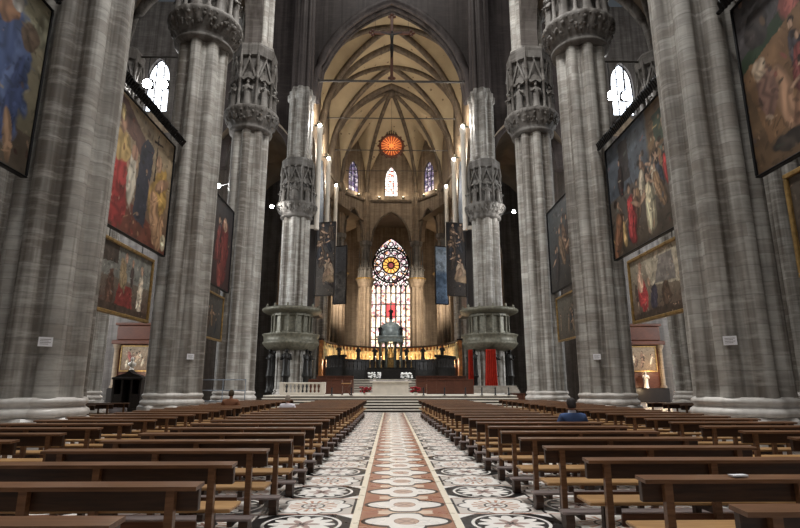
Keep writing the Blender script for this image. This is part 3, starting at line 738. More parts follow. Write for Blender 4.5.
sh = [('p', [(.62,.60),(1,.68),(1,1),(.62,1)], S(120,92,60)), ('p', [(.70,.66),(.95,.70),(.95,.92),(.70,.9)], S(70,84,66)), ('e', .85, .80, .06, .1, -30, S(206,170,140)), ('p', [(0,.5),(.6,.55),(.6,1),(0,1)], S(88,96,106)), ('p', [(.2,.6),(.34,.6),(.34,.95),(.2,.95)], S(66,58,56)), ('p', [(0,0),(1,0),(1,.2),(0,.15)], S(84,70,54))] + \
    crowd(21, 20, .04, .96, .02, .48, .34, [S(176,40,36), S(206,190,160), S(66,70,84), S(196,160,96), S(60,44,40), S(120,88,64), S(84,92,80), S(150,116,80)]) + fig(.3, .06, .5, S(188,46,44), arm=1) + fig(.08, .0, .5, S(150,100,66), lean=20) + fig(.56, .05, .5, S(214,200,160), arm=-1)
painting('large canvas crowded with small figures in red, cream and slate between right piers', 1, 20.1, ZB-.1, 6.3, HB, sh, (S(92,76,58), S(104,100,96)), 15, group=GP)
rail(1, 20.1, 'dark hanging rail above the crowded canvas between right piers')
sh = crowd(30, 9, .1, .9, .02, .4, .45, [S(70,60,56), S(110,84,64), S(52,60,66), S(140,112,84), S(84,78,70)])
painting('dim narrow looking grey brown canvas between the second and third right piers', 1, 29.7, ZB, 6.3, HB, sh, (S(62,56,50), S(90,94,96)), 16, group=GP)
# smaller framed canvases below
GS = 'smaller gilt framed canvases'
sh = [('p', [(0,.5),(1,.5),(1,1),(0,1)], S(120,120,112)), ('p', [(0,.7),(.3,.72),(.3,1),(0,1)], S(70,58,48)), ('p', [(.30,.06),(.66,.06),(.62,.42),(.36,.46)], S(128,44,36)), ('e', .80, .36, .10, .34, 0, S(222,206,180)), ('e', .80, .76, .05, .08, 0, S(200,160,130)), ('e', .42, .58, .12, .26, 10, S(148,126,90)), ('e', .46, .86, .05, .08, 0, S(196,150,120)), ('e', .2, .3, .12, .32, 0, S(96,66,50)), ('e', .6, .62, .06, .18, 0, S(74,60,54)), ('e', .6, .82, .04, .07, 0, S(190,144,112)), ('p', [(0,0),(1,0),(1,.1),(0,.12)], S(70,54,42))]
painting('framed canvas with a white robed figure at a red draped table', -1, 20.05, 5.4, 3.85, 2.4, sh, (S(84,60,48), S(116,110,96)), 17, 'gilt', 9.9, .12, GS)
sh = [('p', [(.4,.5),(1,.4),(1,1),(.3,1)], S(176,164,140)), ('p', [(.5,.5),(.9,.46),(.86,.9),(.62,.9)], S(128,120,112)), ('e', .24, .36, .17, .30, 12, S(190,52,52)), ('e', .2, .62, .1, .2, 0, S(214,170,140)), ('e', .22, .85, .06, .09, 0, S(180,136,110)), ('e', .46, .3, .12, .22, -10, S(66,60,74)), ('e', .7, .28, .14, .2, 0, S(96,74,56)), ('p', [(0,0),(1,0),(1,.14),(0,.1)], S(70,56,44)), ('e', .38, .56, .05, .07, 0, S(190,150,120)), ('e', .1, .4, .06, .2, 0, S(84,66,56))]
painting('framed canvas with a red and flesh coloured figure before a pale landscape', 1, 19.75, 5.36, 3.9, 2.4, sh, (S(84,62,48), S(150,140,118)), 18, 'gilt', 9.9, .12, GS)
painting('gilt framed canvas corner entering at the right picture edge', 1, 10.5, 5.45, 4.0, 2.4, crowd(40, 6, .1, .9, .05, .3, .5, DK), (S(70,56,46), S(96,84,70)), 19, 'gilt', 9.9, .12, GS)
painting('dim gilt framed canvas below the reddish one on the left', -1, 29.7, 5.4, 4.0, 2.4, crowd(41, 6, .1, .9, .05, .3, .5, DK), (S(60,58,56), S(84,80,74)), 20, 'gilt', 9.9, .1, GS)
painting('dim gilt framed canvas below the grey brown one on the right', 1, 29.7, 5.4, 4.0, 2.4, crowd(42, 6, .1, .9, .05, .3, .5, [S(140,120,96), S(90,76,64), S(70,72,74)]), (S(90,80,68), S(110,104,92)), 21, 'gilt', 9.9, .1, GS)
# ------------------------------------------------------------------ notices on the piers
def notice(loc, rz, label):
    t = thing('paper_notice', label, 'notice', loc, rz, 'paper notices on the piers')
    MB().box(-.16, .16, -.012, .0, -.12, .12).build('sheet', M['paper'], t)
    b = MB()
    for k in range(4): b.box(-.12, .12-.05*(k % 2), -.014, -.0121, .055-.04*k, .065-.04*k)
    b.build('text_line', M['iron'], t); return t
def on_pier(cx, cy, dirx, diry, z, label):
    d = Vector((dirx, diry)).normalized(); notice((cx+d.x*1.262, cy+d.y*1.262, z), math.atan2(d.x, -d.y), label)
on_pier(-9.68, 15.3, .70, -1, 2.72, 'small white paper notice on the nearest left pier')
on_pier(9.8, 15.3, -.78, -1, 2.78, 'small white paper notice on the nearest right pier')
on_pier(-9.68, 24.9, 1.1, -1, 2.85, 'small white paper notice on the second left pier')
on_pier(9.8, 24.9, -.72, -1, 2.85, 'small white paper notice on the second right pier')

# ------------------------------------------------------------------ pews
def make_pew(L):
    t = thing('wooden_pew', '', 'pew'); h = L/2
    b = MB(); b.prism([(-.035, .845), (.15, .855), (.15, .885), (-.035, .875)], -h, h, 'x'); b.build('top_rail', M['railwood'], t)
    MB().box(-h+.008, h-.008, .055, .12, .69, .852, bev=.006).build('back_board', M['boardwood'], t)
    for x in (-h+.20, 0, h-.20):
        b = MB(); b.prism([(-.0, .85), (.055, .85), (.065, .45), (.09, 0), (.02, 0), (.0, .45)], x-.032, x+.032, 'x'); b.build('post', M['railwood'], t)
    MB().box(-h+.03, h-.03, .10, .50, .425, .46, bev=.008).build('seat', M['seatwood'], t)
    for x in (-h+.30, 0, h-.30):
        b = MB(); b.prism([(.38, .425), (.46, .425), (.47, 0), (.40, 0)], x-.03, x+.03, 'x'); b.box(x-.028, x+.028, .06, .40, .36, .424); b.build('seat_leg', M['footwood'], t)
    MB().box(-h+.33, h-.33, .06, .09, .24, .36).build('stretcher', M['wood'], t)
    MB().box(-h+.07, h-.07, -.31, -.14, .185, .22, bev=.008).build('kneeler', M['kneel'], t)
    for x in (-h+.15, h-.15, 0):
        b = MB(); b.prism([(-.31, .184), (-.14, .184), (-.13, .12), (-.17, .0), (-.28, .0), (-.32, .10)], x-.05, x+.05, 'x'); b.build('kneeler_foot', M['footwood'], t)
    for x in (-h+.30, h-.30):
        MB().box(x-.025, x+.025, -.30, .03, .13, .184).build('kneeler_arm', M['footwood'], t)
    return t
LP = 2.56
pew0 = make_pew(LP); pewT = tree(pew0); NR = 24; PITCH = 1.13; used = [False]
def put_pew(x, y, label, group):
    o = pewT[0] if not used[0] else dup(pewT); used[0] = True
    o.location = (x, y, 0); tag(o, label, 'pew', group); return o
rw = random.Random(2)
BL = [(-1.37-LP/2, 3.17, 'left pew column beside the patterned aisle'), (-5.08-LP/2, 3.17, 'outer left pew column against the piers'), (1.83+LP/2, 3.42, 'right pew column beside the patterned aisle'), (5.74+LP/2, 3.42, 'outer right pew column against the piers')]
for bx, y0, nm in BL:
    for k in range(NR):
        if 'outer' in nm and k == 0: continue
        kk = k if 'outer' not in nm else k-1
        off = 0 if 'outer' in nm else ((-.13, -.07, -.09, -.03) if bx < 0 else (.2, .15, .12, .04))[k] if k < 4 else 0
        yk = y0+PITCH*k; off += (0 if 'outer' in nm else (.006*(yk-6) if bx < 0 else -.017*(yk-7)))
        put_pew(bx+off+rw.uniform(-.025, .025), y0+PITCH*k, 'brown wooden pew, %s from the viewer in the %s' % (ORD(kk), nm), 'pews, '+nm)
for sg, sd in ((-1, 'left'), (1, 'right')):
    for k in range(3): put_pew(sg*12.6, 21.5+1.4*k, 'brown pew in the %s side aisle, %s from the viewer, behind the nearest pier' % (sd, ORD(k)), 'side aisle pews')
# slips of paper and service books
def sheet(x, y, z, w, d, rz, label):
    t = MB(); t.box(-w/2, w/2, -d/2, d/2, 0, .012); o = t.build('paper_leaflet', M['paper'], None, (x, y, z)); o.rotation_euler = (0, 0, rz); tag(o, label, 'leaflet')
sheet(2.82, 3.42+PITCH+.05, .887, .13, .07, .1, 'white leaflet lying on the top rail of a near right pew')
sheet(-2.9, 3.17+PITCH*2+.30, .461, .3, .2, .05, 'white leaflet on a pew seat at the near left')
sheet(-2.3, 3.17+PITCH*2+.33, .461, .3, .18, -.08, 'white leaflet on a near left pew seat, closer to the aisle')
sheet(2.9, 3.42+PITCH*2+.3, .461, .26, .2, -.05, 'white leaflet on a pew seat at the near right')
sheet(3.2, 3.42+PITCH*1+.3, .461, .26, .2, .15, 'white leaflet on a pew seat below the right leaflet')
# white bag in the side aisle
b = MB(); b.loft([[(.36*r_*math.cos(a)*(1+.15*math.cos(3*a)), .22*r_*math.sin(a), z_) for a in [2*PI*j/18 for j in range(18)]] for r_, z_ in ((.8, 0), (1.05, .08), (1, .2), (.7, .32), (.25, .4))])
o = b.build('cloth_bag', M['shirt'], None, (-11.9, 24.55, .461)); tag(o, 'white cloth bag on a pew in the left side aisle', 'bag')

# ------------------------------------------------------------------ people seated in the pews
def skin_body(name, chains, mat, parent):
    bm = bmesh.new(); lay = bm.verts.layers.skin.new(); idx = {}
    for ch in chains:
        prev = None
        for key, co, rad in ch:
            if key in idx: v = idx[key]
            else:
                v = bm.verts.new(co); v[lay].radius = (rad, rad) if not isinstance(rad, tuple) else rad; idx[key] = v
                if len(idx) == 1: v[lay].use_root = True
            if prev is not None and bm.edges.get((prev, v)) is None: bm.edges.new((prev, v))
            prev = v
    me = bpy.data.meshes.new(name); bm.to_mesh(me); bm.free(); o = bpy.data.objects.new(name, me); COL.objects.link(o); me.materials.append(mat)
    if parent: o.parent = parent
    sk = o.modifiers.new('skin', 'SKIN'); sk.use_smooth_shade = True
    o.modifiers.new('sub', 'SUBSURF').levels = 2; o.modifiers['sub'].render_levels = 2
    return o
def person(x, y, label, jacket, hair, collar=True, turn=0, sc=1.0):
    t = thing('person', label, 'person', (x, y, .46+.06), turn)
    t.scale = (sc, sc, sc)
    J = {}
    pel = [('pel', (0, 0, .10), (.17, .13)), ('ab', (0, .0, .28), (.15, .11)), ('ch', (0, .0, .46), (.17, .12)), ('nk', (0, .01, .55), .065), ('nk2', (0, .03, .60), .056), ('hd0', (0, .05, .65), (.072, .085)), ('hd', (0, .055, .71), (.082, .10)), ('hd1', (0, .05, .78), (.068, .085))]
    chains = [pel]; hands = []
    for s_ in (-1, 1):
        chains.append([('ch', (0, 0, .42), .15), ('sh%d' % s_, (s_*.18, 0, .435), .062), ('el%d' % s_, (s_*.25, .06, .26), .05), ('wr%d' % s_, (s_*.12, .27, .17), .032), ('pm%d' % s_, (s_*.09, .34, .16), .036)])
        for f in range(4):
            bx = s_*(.09+.018*(f-1.5)); ln = (.065, .078, .082, .06)[f]
            chains.append([('pm%d' % s_, (0, 0, 0), .03), ('f%d%da' % (s_, f), (bx, .385, .162), .010), ('f%d%db' % (s_, f), (bx, .385+ln*.55, .155), .009), ('f%d%dc' % (s_, f), (bx, .385+ln*.8, .135), .008)])
        chains.append([('pm%d' % s_, (0, 0, 0), .03), ('t%da' % s_, (s_*.05, .345, .17), .012), ('t%db' % s_, (s_*.035, .38, .165), .010)])
        chains.append([('pel', (0, 0, .1), .15), ('hp%d' % s_, (s_*.10, .04, .09), .10), ('kn%d' % s_, (s_*.12, .46, .09), .07), ('an%d' % s_, (s_*.12, .46, -.36), .045), ('to%d' % s_, (s_*.13, .62, -.42), .035)])
    skin_body('body', chains, M['skin'], t)
    # face, ears
    f = MB(); f.prism([(-.014, .79), (.014, .79), (.006, .835), (-.006, .835)], .14, .165, 'y'); f.box(-.026, .026, .142, .152, .752, .760, bev=.002)
    for s_ in (-1, 1): f.ball((s_*.086, .045, .80), .012, .022, .034, 8, 6)
    f.build('face_features', M['skin'], t, (0, 0, -.09))
    e = MB()
    for s_ in (-1, 1): e.ball((s_*.032, .142, .825), .011, .008, .007, 8, 5)
    e.build('eye', M['black'], t, (0, 0, -.09))
    hb = MB(); hb.loft([[(.098*q*math.cos(a), .03+.118*q*math.sin(a)-(.03 if z_ < .8 else 0), z_ if math.sin(a) < .55 else max(z_, .86)) for a in [2*PI*j/24 for j in range(24)]] for q, z_ in ((.80, .735), (.93, .78), (1.0, .83), (.98, .88), (.80, .925), (.45, .952), (.1, .96))]); hb.build('hair', hair, t, (0, 0, -.09))
    jc = [[('pel', (0, 0, .06), (.20, .155)), ('ab', (0, 0, .26), (.19, .135)), ('ch', (0, -.01, .46), (.20, .135)), ('nk', (0, 0, .545), (.115, .09))]]
    for s_ in (-1, 1): jc.append([('ch', (0, 0, .45), .18), ('sh%d' % s_, (s_*.215, -.01, .455), .105), ('el%d' % s_, (s_*.31, .05, .22), .085), ('wr%d' % s_, (s_*.14, .24, .17), .05)])
    skin_body('jacket', jc, jacket, t)
    if collar:
        c = MB(); c.lathe([(.088, .545), (.080, .60), (.070, .605)], 20, (0, .015, 0)); c.build('shirt_collar', M['shirt'], t)
    tr_ = []
    for s_ in (-1, 1): tr_.append([('pel', (0, .02, .09), .15), ('hp%d' % s_, (s_*.10, .06, .09), .112), ('kn%d' % s_, (s_*.12, .46, .09), .083), ('an%d' % s_, (s_*.12, .46, -.33), .06)])
    skin_body('trousers', tr_, M['trousers'], t)
    sb = MB()
    for s_ in (-1, 1): sb.box(s_*.125-.05, s_*.125+.05, .40, .68, -.515, -.41, bev=.03)
    sb.build('shoe', M['black'], t)
    return t
person(3.80, 3.42+PITCH*7+.30, 'person in a blue jacket with dark grey hair seated in the right pews', M['blue'], M['hair_grey'], sc=.97)
person(-3.55, 3.17+PITCH*14+.30, 'person in a white shirt seated near the left piers', M['shirt'], M['hair_white'], False, sc=.9)
person(-6.15, 3.17+PITCH*16+.30, 'person in a brown coat seated in the outer left pews', M['browncoat'], M['hair_brown'], False, sc=1.08)

# ------------------------------------------------------------------ presbytery steps, altar, furniture
def stairs(x0, x1, ys, tread, yend, z0, rise, n, nm):
    a, b = MB(), MB()
    for k in range(n):
        a.box(x0, x1, ys+tread*k, yend, z0+rise*k, z0+rise*(k+1)-.06); b.box(x0-.03, x1+.03, ys+tread*k-.05, ys+tread*(k+1)+.06 if k < n-1 else yend, z0+rise*(k+1)-.06, z0+rise*(k+1))
    struct(a, 'floor_%s_risers' % nm, M['riser']); struct(b, 'floor_%s_treads' % nm, M['treadstone'])
stairs(-8.4, 8.4, 34.9, .42, 54.0, 0, .165, 6, 'presbytery')
stairs(-7.8, 7.8, 54.05, .36, 84, .99, .16, 8, 'choir')
ZA, ZH = .99, 2.27
t = thing('altar_table', 'pale stone block altar at the head of the steps', 'altar', (0, 40.2, ZA))
b = MB(); b.box(-1.45, 1.45, -.5, .5, 0, .12, bev=.02); b.box(-1.3, 1.3, -.42, .42, .12, .86); b.build('body', M['marblewhite'], t)
MB().box(-1.5, 1.5, -.55, .55, .86, .98, bev=.02).build('table_slab', M['marblewhite'], t)
MB().box(-1.52, 1.52, -.3, .3, .98, .992).build('altar_cloth', M['shirt'], t)
def bouquet(x, y, z, mat, label, n, sx):
    t = thing('flower_arrangement', label, 'flowers', (x, y, z)); r = random.Random(int(x*10)+7)
    b = MB(); b.lathe([(.10, 0), (.14, .08), (.16, .16), (.12, .18)], 14); b.build('vase', M['marblewhite'], t)
    f, l = MB(), MB()
    for k in range(n):
        p = (r.uniform(-sx, sx), r.uniform(-.2, .2), r.uniform(.2, .55))
        f.ball(p, r.uniform(.06, .1), None, .06, 7, 5); l.tube([(0, 0, .15), (p[0]*.6, p[1]*.6, p[2]*.7), p], .012, 5)
        l.ball((p[0]*.8, p[1], p[2]-.09), .07, .05, .015, 6, 4)
    f.build('blossom', M[mat], t); l.build('stem', M['leaf'], t)
bouquet(-1.15, 40.2, ZA+.993, 'flower_white', 'white flowers on the left end of the stone altar', 40, .45)
bouquet(1.15, 40.2, ZA+.993, 'flower_white', 'white flowers on the right end of the stone altar', 40, .45)
bouquet(-1.75, 38.6, ZA, 'flower_red', 'red flowers on the step left of the stone altar', 30, .36)
bouquet(1.75, 38.6, ZA, 'flower_red', 'red flowers on the step right of the stone altar', 30, .36)
# folding stool
t = thing('folding_stool', 'old wooden cross legged stool left of the steps', 'stool', (-3.0, 37.6, ZA))
b = MB(); b.tube([(-.3, -.2, 0), (-.1, -.2, .3), (.3, -.2, .75)], .035, 6); b.tube([(.3, -.2, 0), (.1, -.2, .3), (-.3, -.2, .75)], .035, 6); b.build('front_leg', M['choirwood'], t)
b = MB(); b.tube([(-.3, .2, 0), (-.1, .2, .3), (.3, .2, .75)], .035, 6); b.tube([(.3, .2, 0), (.1, .2, .3), (-.3, .2, .75)], .035, 6); b.build('back_leg', M['choirwood'], t)
MB().box(-.32, .32, -.25, .25, .75, .81, bev=.02).build('seat', M['seatwood'], t)
b = MB()
for x_ in (-.3, .3): b.box(x_-.03, x_+.03, -.25, .25, .81, 1.0, bev=.015)
b.build('arm', M['choirwood'], t)
# carved choir benches either side
def choir_bench(x, y, w, label, rows=2):
    t = thing('choir_bench', label, 'bench', (x, y, ZA), 0, 'red brown choir benches')
    for k in range(rows):
        b = MB(); b.box(-w/2, w/2, .9*k, .9*k+.08, 0, 1.05+.35*k, bev=.02); b.box(-w/2, w/2, .9*k-.06, .9*k+.14, 1.05+.35*k, 1.12+.35*k)
        n = int(w/.7)
        for q in range(n+1): xx = -w/2+.04+(w-.08)*q/n; b.box(xx-.035, xx+.035, .9*k-.05, .9*k, 0, 1.05+.35*k)
        b.build('front_panel', M['choirwood'], t)
        MB().box(-w/2, w/2, .9*k+.35, .9*k+.75, .42+.3*k, .47+.3*k).build('seat', M['choirwood'], t)
        for xx in (-w/2+.03, w/2-.03): MB().box(xx-.03, xx+.03, .9*k+.08, .9*k+.78, 0, .75+.3*k).build('end_panel', M['choirwood'], t)
choir_bench(-4.8, 47.0, 3.2, 'red brown panelled choir bench left of the stone altar')
choir_bench(4.4, 47.0, 4.4, 'red brown panelled choir bench right of the stone altar')
choir_bench(-5.0, 42.5, 2.6, 'shorter red brown kneeling bench in front of the left choir bench', 1)
choir_bench(4.6, 42.5, 3.6, 'shorter red brown kneeling bench in front of the right choir bench', 1)
for k, x_ in enumerate((-3.9, -2.6, 2.2, 3.6, 5.0, 6.1, 7.0, 7.9)):
    t = thing('step_bollard', 'small black post on the step edge, %s from the left' % ORD(k), 'post', (x_, 36.95, ZA), 0, 'black posts on the step edge')
    MB().lathe([(.10, 0), (.10, .03), (.045, .05), (.045, .42)], 12).build('post', M['black'], t)
    b = MB(); b.ball((0, 0, .47), .06); b.build('knob', M['black'], t)
# stone balustrade left, with steps of the pulpits
def balustrade(x, y, w, n, label, z=0):
    t = thing('stone_balustrade', label, 'balustrade', (x, y, z), 0, 'stone balustrades')
    MB().box(-w/2, w/2, -.18, .18, 0, .22, bev=.02).build('plinth', M['marblewhite'], t)
    MB().box(-w/2, w/2, -.17, .17, 1.0, 1.16, bev=.03).build('handrail', M['marblewhite'], t)
    for q in range(n):
        xx = -w/2+.3+(w-.6)*q/(n-1); MB().lathe([(.10, .22), (.10, .27), (.05, .32), (.10, .5), (.085, .62), (.045, .82), (.09, .92), (.09, 1.0)], 12, (xx, 0, 0)).build('baluster', M['marblewhite'], t)
    for xx in (-w/2+.1, w/2-.1): MB().box(xx-.14, xx+.14, -.19, .19, .2, 1.18, bev=.02).build('end_post', M['marblewhite'], t)
    t.scale = (1, 1, .74)
balustrade(-6.1, 38.6, 3.1, 10, 'pale stone balustrade in front of the left pulpit', ZA)
# barrier by the third left pier
t = thing('metal_barrier', 'pale tubular metal barrier before the third left pier', 'barrier', (-10.4, 32.2, 0))
for x_ in (-1.9, -.6, .7, 2.0): MB().tube([(x_, 0, 0), (x_, 0, 2.0)], .03, 8).build('upright', M['steel'], t)
for z_ in (.75, 1.35, 1.95): MB().tube([(-2.0, 0, z_), (2.0, 0, z_)], .028, 8).build('crossbar', M['steel'], t)

# ------------------------------------------------------------------ pulpits round the crossing piers
def pulpit(x, y, sd):
    t = thing('round_pulpit', 'round bronze pulpit with canopy carried by dark figures, %s of the choir' % sd, 'pulpit', (x, y, 0), 0, 'bronze pulpits')
    gl = lambda a, z: 1+.012*math.cos(24*a)
    MB().lathe([(1.5, 4.95), (2.2, 5.05), (2.5, 5.3), (2.66, 5.5), (2.74, 5.6), (2.74, 5.72), (2.62, 5.8), (2.66, 6.3), (2.78, 6.4), (2.78, 6.52), (2.5, 6.55), (1.5, 6.56)], 64, mod=gl).build('gallery', M['bronze'], t)
    b = MB(); b.lathe([(1.45, 6.55), (1.95, 6.56), (1.95, 6.75), (1.85, 6.8), (1.85, 8.2), (1.98, 8.3), (1.98, 8.5), (1.4, 8.52)], 16, smooth=False)
    for q in range(16):
        a = 2*PI*q/16; b.lathe([(.11, 6.6), (.07, 6.8), (.07, 8.1), (.12, 8.3)], 8, (1.96*math.cos(a), 1.96*math.sin(a), 0))
    b.build('parapet', M['bronze'], t)
    MB().lathe([(1.5, 8.5), (2.5, 8.55), (2.75, 8.7), (2.9, 8.78), (2.9, 8.98), (2.7, 9.08), (1.5, 9.15)], 64, mod=gl).build('canopy', M['bronze'], t)
    for q in range(12):
        a = 2*PI*q/12; MB().lathe([(.12, 9.05), (.15, 9.12), (.08, 9.2), (.12, 9.3), (.03, 9.42)], 8, (2.55*math.cos(a), 2.55*math.sin(a), 0)).build('finial', M['bronze'], t)
    for q in range(6):
        a = 2*PI*q/6+.52
        statue_obj(q % 3, t, (2.0*math.cos(a), 2.0*math.sin(a), 2.55), a+PI/2, 1.42, 'darkbronze', 'caryatid')
        MB().lathe([(.38, 1.0), (.38, 1.2), (.28, 1.3), (.28, 2.35), (.4, 2.45), (.4, 2.55)], 12, (2.0*math.cos(a), 2.0*math.sin(a), 0)).build('pedestal', M['darkbronze'], t)
    return t
pulpit(-PX, YC[0], 'left'); pulpit(PX, YC[0], 'right')
def curtain(x, y, w, z0, z1, label):
    n = 30; f, bk = [], []
    b = MB()
    for k, z_ in enumerate(np.linspace(z0, z1, 8)):
        fl_ = 1-.25*k/7
        f.append([(x+(-w/2+w*j/n)*fl_, y+.15*math.sin(j*1.3)-.02*k, z_) for j in range(n+1)]+[(x+(w/2-w*j/n)*fl_, y+.05+.15*math.sin((n-j)*1.3)-.02*k, z_) for j in range(n+1)])
    b.loft(f); o = b.build('hanging_curtain', M['red'], None); tag(o, label, 'curtain', 'red curtains'); return o
curtain(9.35, 51.0, 1.25, 1.0, 4.95, 'wide red curtain hanging under the right pulpit')
curtain(7.55, 51.6, .55, 1.0, 4.95, 'narrow red curtain strip hanging under the right pulpit, nearer the altar')
# pulpit stair right
sb = MB()
for k in range(4): sb.box(5.6, 11.4, 48.6+.4*k, 50.4, ZA+.16*k, ZA+.16*(k+1))
struct(sb, 'floor_pulpit_steps', M['step'])
t = thing('wooden_lectern', 'small wooden stand beside the right pulpit curtain', 'stand', (11.0, 47.6, .0))
b = MB(); b.box(-.5, .5, -.3, .3, 0, .9, bev=.02); b.build('body', M['choirwood'], t)
b = MB(); b.box(-.55, .55, -.35, .35, .9, .98); b.build('top', M['choirwood'], t)
for x_ in (-.42, .42): MB().box(x_-.06, x_+.06, -.34, -.29, 0, .9).build('pilaster', M['wood'], t)

# ------------------------------------------------------------------ ciborium over the high altar
t = thing('domed_ciborium', 'round bronze tempietto with grey dome over the high altar', 'ciborium', (0, 60, ZH))
MB().lathe([(1.6, 0), (1.6, .5), (1.5, .55), (1.5, .9)], 32).build('base', M['darkbronze'], t)
for q in range(8):
    a = 2*PI*q/8+PI/8; b = MB(); b.lathe([(.24, .9), (.24, 1.05), (.17, 1.1), (.155, 3.7), (.24, 3.85), (.24, 4.0)], 12, (1.22*math.cos(a), 1.22*math.sin(a), 0)); b.build('column', M['cibcol'], t)
MB().lathe([(1.3, 3.95), (1.5, 4.0), (1.42, 4.2), (1.5, 4.45), (1.65, 4.55), (1.6, 4.65), (1.3, 4.7)], 40).build('entablature', M['ciborium'], t)
dm = MB().lathe([(1.32, 4.7), (1.34, 4.95)]+[(1.32*math.cos(q*PI/20), 4.95+1.35*math.sin(q*PI/20)) for q in range(1, 10)]+[(.14, 6.35), (.2, 6.45), (.08, 6.6)], 40, mod=lambda a, z: 1+.012*math.cos(16*a)).build('dome', M['ciborium'], t)
statue_obj(0, dm, (0, 0, 6.55), 0, .75, 'darkbronze')
for sg in (-1, 1):
    for yy in (-1, 1): statue_obj(1, t, (sg*1.15, yy*1.0, 4.7), 0 if yy < 0 else PI, .62, 'darkbronze')
t2 = thing('tabernacle', 'golden tabernacle standing inside the domed tempietto', 'tabernacle', (0, 60, ZH+.92))
b = MB(); b.lathe([(.55, 0), (.6, .15), (.45, .2), (.45, 1.3), (.55, 1.4)], 8, smooth=False); b.build('body', M['gilt'], t2)
b = MB(); b.lathe([(.5, 1.4), (.45, 1.7), (.25, 2.0), (.08, 2.2), (.1, 2.35), (.02, 2.6)], 16); b.build('cupola', M['gilt'], t2)
point('ciborium_lamp', (0, 59.0, ZH+3.4), 60, WARM, .2)
t = thing('high_altar', 'dark high altar with candles under the tempietto', 'altar', (0, 58.2, ZH))
MB().box(-2.6, 2.6, -.5, .3, 0, 1.0, bev=.02).build('body', M['darkbronze'], t)
MB().box(-2.5, 2.5, .05, .3, 1.0, 1.25).build('gradine', M['darkbronze'], t)
for k, x_ in enumerate((-2.2, -1.6, -1.0, 1.0, 1.6, 2.2)):
    c_ = thing('altar_candlestick', 'tall candlestick on the dark high altar, %s from the left' % ORD(k), 'candlestick', (x_, 58.37, ZH+1.25), 0, 'high altar candlesticks')
    MB().lathe([(.12, 0), (.05, .08), (.06, .3), (.03, .35), (.05, .6), (.09, .64)], 10).build('stem', M['gilt'], c_)
    MB().lathe([(.035, .62), (.035, 1.1)], 8).build('candle', M['marblewhite'], c_)
    b = MB(); b.ball((0, 0, 1.14), .022, .022, .05, 6, 5); b.build('flame', M['candle'], c_)
# curved choir screen, statues on it and glowing carved stalls behind
def curve_wall(rx, ry, cy, z0, z1, th, a0, a1, n=48, top=.0):
    b = MB(); o, i = [], []
    rings = []
    for k in range(n+1):
        a = a0+(a1-a0)*k/n; ca, sa = math.cos(a), math.sin(a)
        rings.append([(rx*ca, cy+ry*sa, z0), (rx*ca, cy+ry*sa, z1), ((rx+th)*ca, cy+(ry+th)*sa, z1), ((rx+th)*ca, cy+(ry+th)*sa, z0)])
    return b.loft(rings, smooth=False)
t = thing('choir_screen', 'dark curved bronze screen around the high altar', 'screen', (0, 0, 0))
curve_wall(7.0, 6.5, 62.5, ZH, ZH+1.3, .35, R(-48), R(228)).build('base', M['darkbronze'], t)
curve_wall(6.9, 6.4, 62.5, ZH+2.3, ZH+2.55, .55, R(-48), R(228)).build('cornice', M['darkbronze'], t)
for k in range(60):
    a = R(-47)+R(274)*k/59; MB().lathe([(.12, 0), (.07, .2), (.12, .4), (.06, .8), (.12, 1.02)], 8, (7.18*math.cos(a), 62.5+6.68*math.sin(a), ZH+1.3)).build('baluster', M['darkbronze'], t)
for k, a in enumerate((150, 124, 106, 74, 56, 30)):
    x_, y_ = 7.18*math.cos(R(a)), 62.5+6.68*math.sin(R(a))
    sx_ = thing('bronze_figure', 'small dark bronze figure standing on the curved screen, %s from the left' % ORD(k), 'statue', (x_, y_, ZH+2.55), 0, 'bronze figures on the screen')
    o = statue_obj(k % 3, sx_, (0, 0, 0), 0, .9, 'darkbronze', 'body')
curve_wall(7.14, 6.64, 62.5, ZH+1.3, ZH+2.3, .08, R(-48), R(228)).build('panel', M['darkwood'], t)
t = thing('choir_stalls', 'gilded carved choir stall back glowing behind the dark screen', 'choir stalls', (0, 0, 0))
curve_wall(8.1, 12.0, 66.0, ZH, 6.9, .4, R(-10), R(190), 60).build('back_wall', M['goldrelief'], t)
rg = random.Random(9)
for k in range(44):
    a = R(-6)+R(192)*(k+.5)/44; x_, y_ = 7.95*math.cos(a), 66+11.85*math.sin(a)
    statue_obj(k % 3, t, (x_, y_, 4.75), a-PI/2 if False else a-PI/2+PI, 1.15, 'figuregold', 'carved_figure')
    a2 = a+R(2.2)
    if k % 4 == 1: MB().box(-.12, .12, -.12, .12, ZH, 6.85, Matrix.Translation((7.95*math.cos(a2), 66+11.85*math.sin(a2), 0))).build('pilaster', M['choirwood'], t)
curve_wall(7.9, 11.8, 66.0, 6.85, 7.05, .7, R(-10), R(190), 60).build('cornice', M['darkwood'], t)
for k in range(9):
    a = R(10)+R(160)*k/8; x_, y_ = 7.2*math.cos(a), 66+10.9*math.sin(a)
    c_ = thing('stall_lamp', 'small warm lamp behind the dark screen lighting the gilded stalls, %s from the right' % ORD(k), 'lamp', (x_, y_, 4.15), 0, 'stall lamps')
    MB().lathe([(.12, -1.95), (.12, -1.9), (.03, -1.88), (.03, -.12), (.1, -.1), (.12, 0)], 10).build('stand', M['darkbronze'], c_)
    b = MB(); b.ball((0, 0, .05), .1, .1, .08, 8, 6); b.build('bulb', M['warmlamp'], c_)
    point('stall_light', (0, 0, .28), 170, (1, .72, .44), .12, c_)

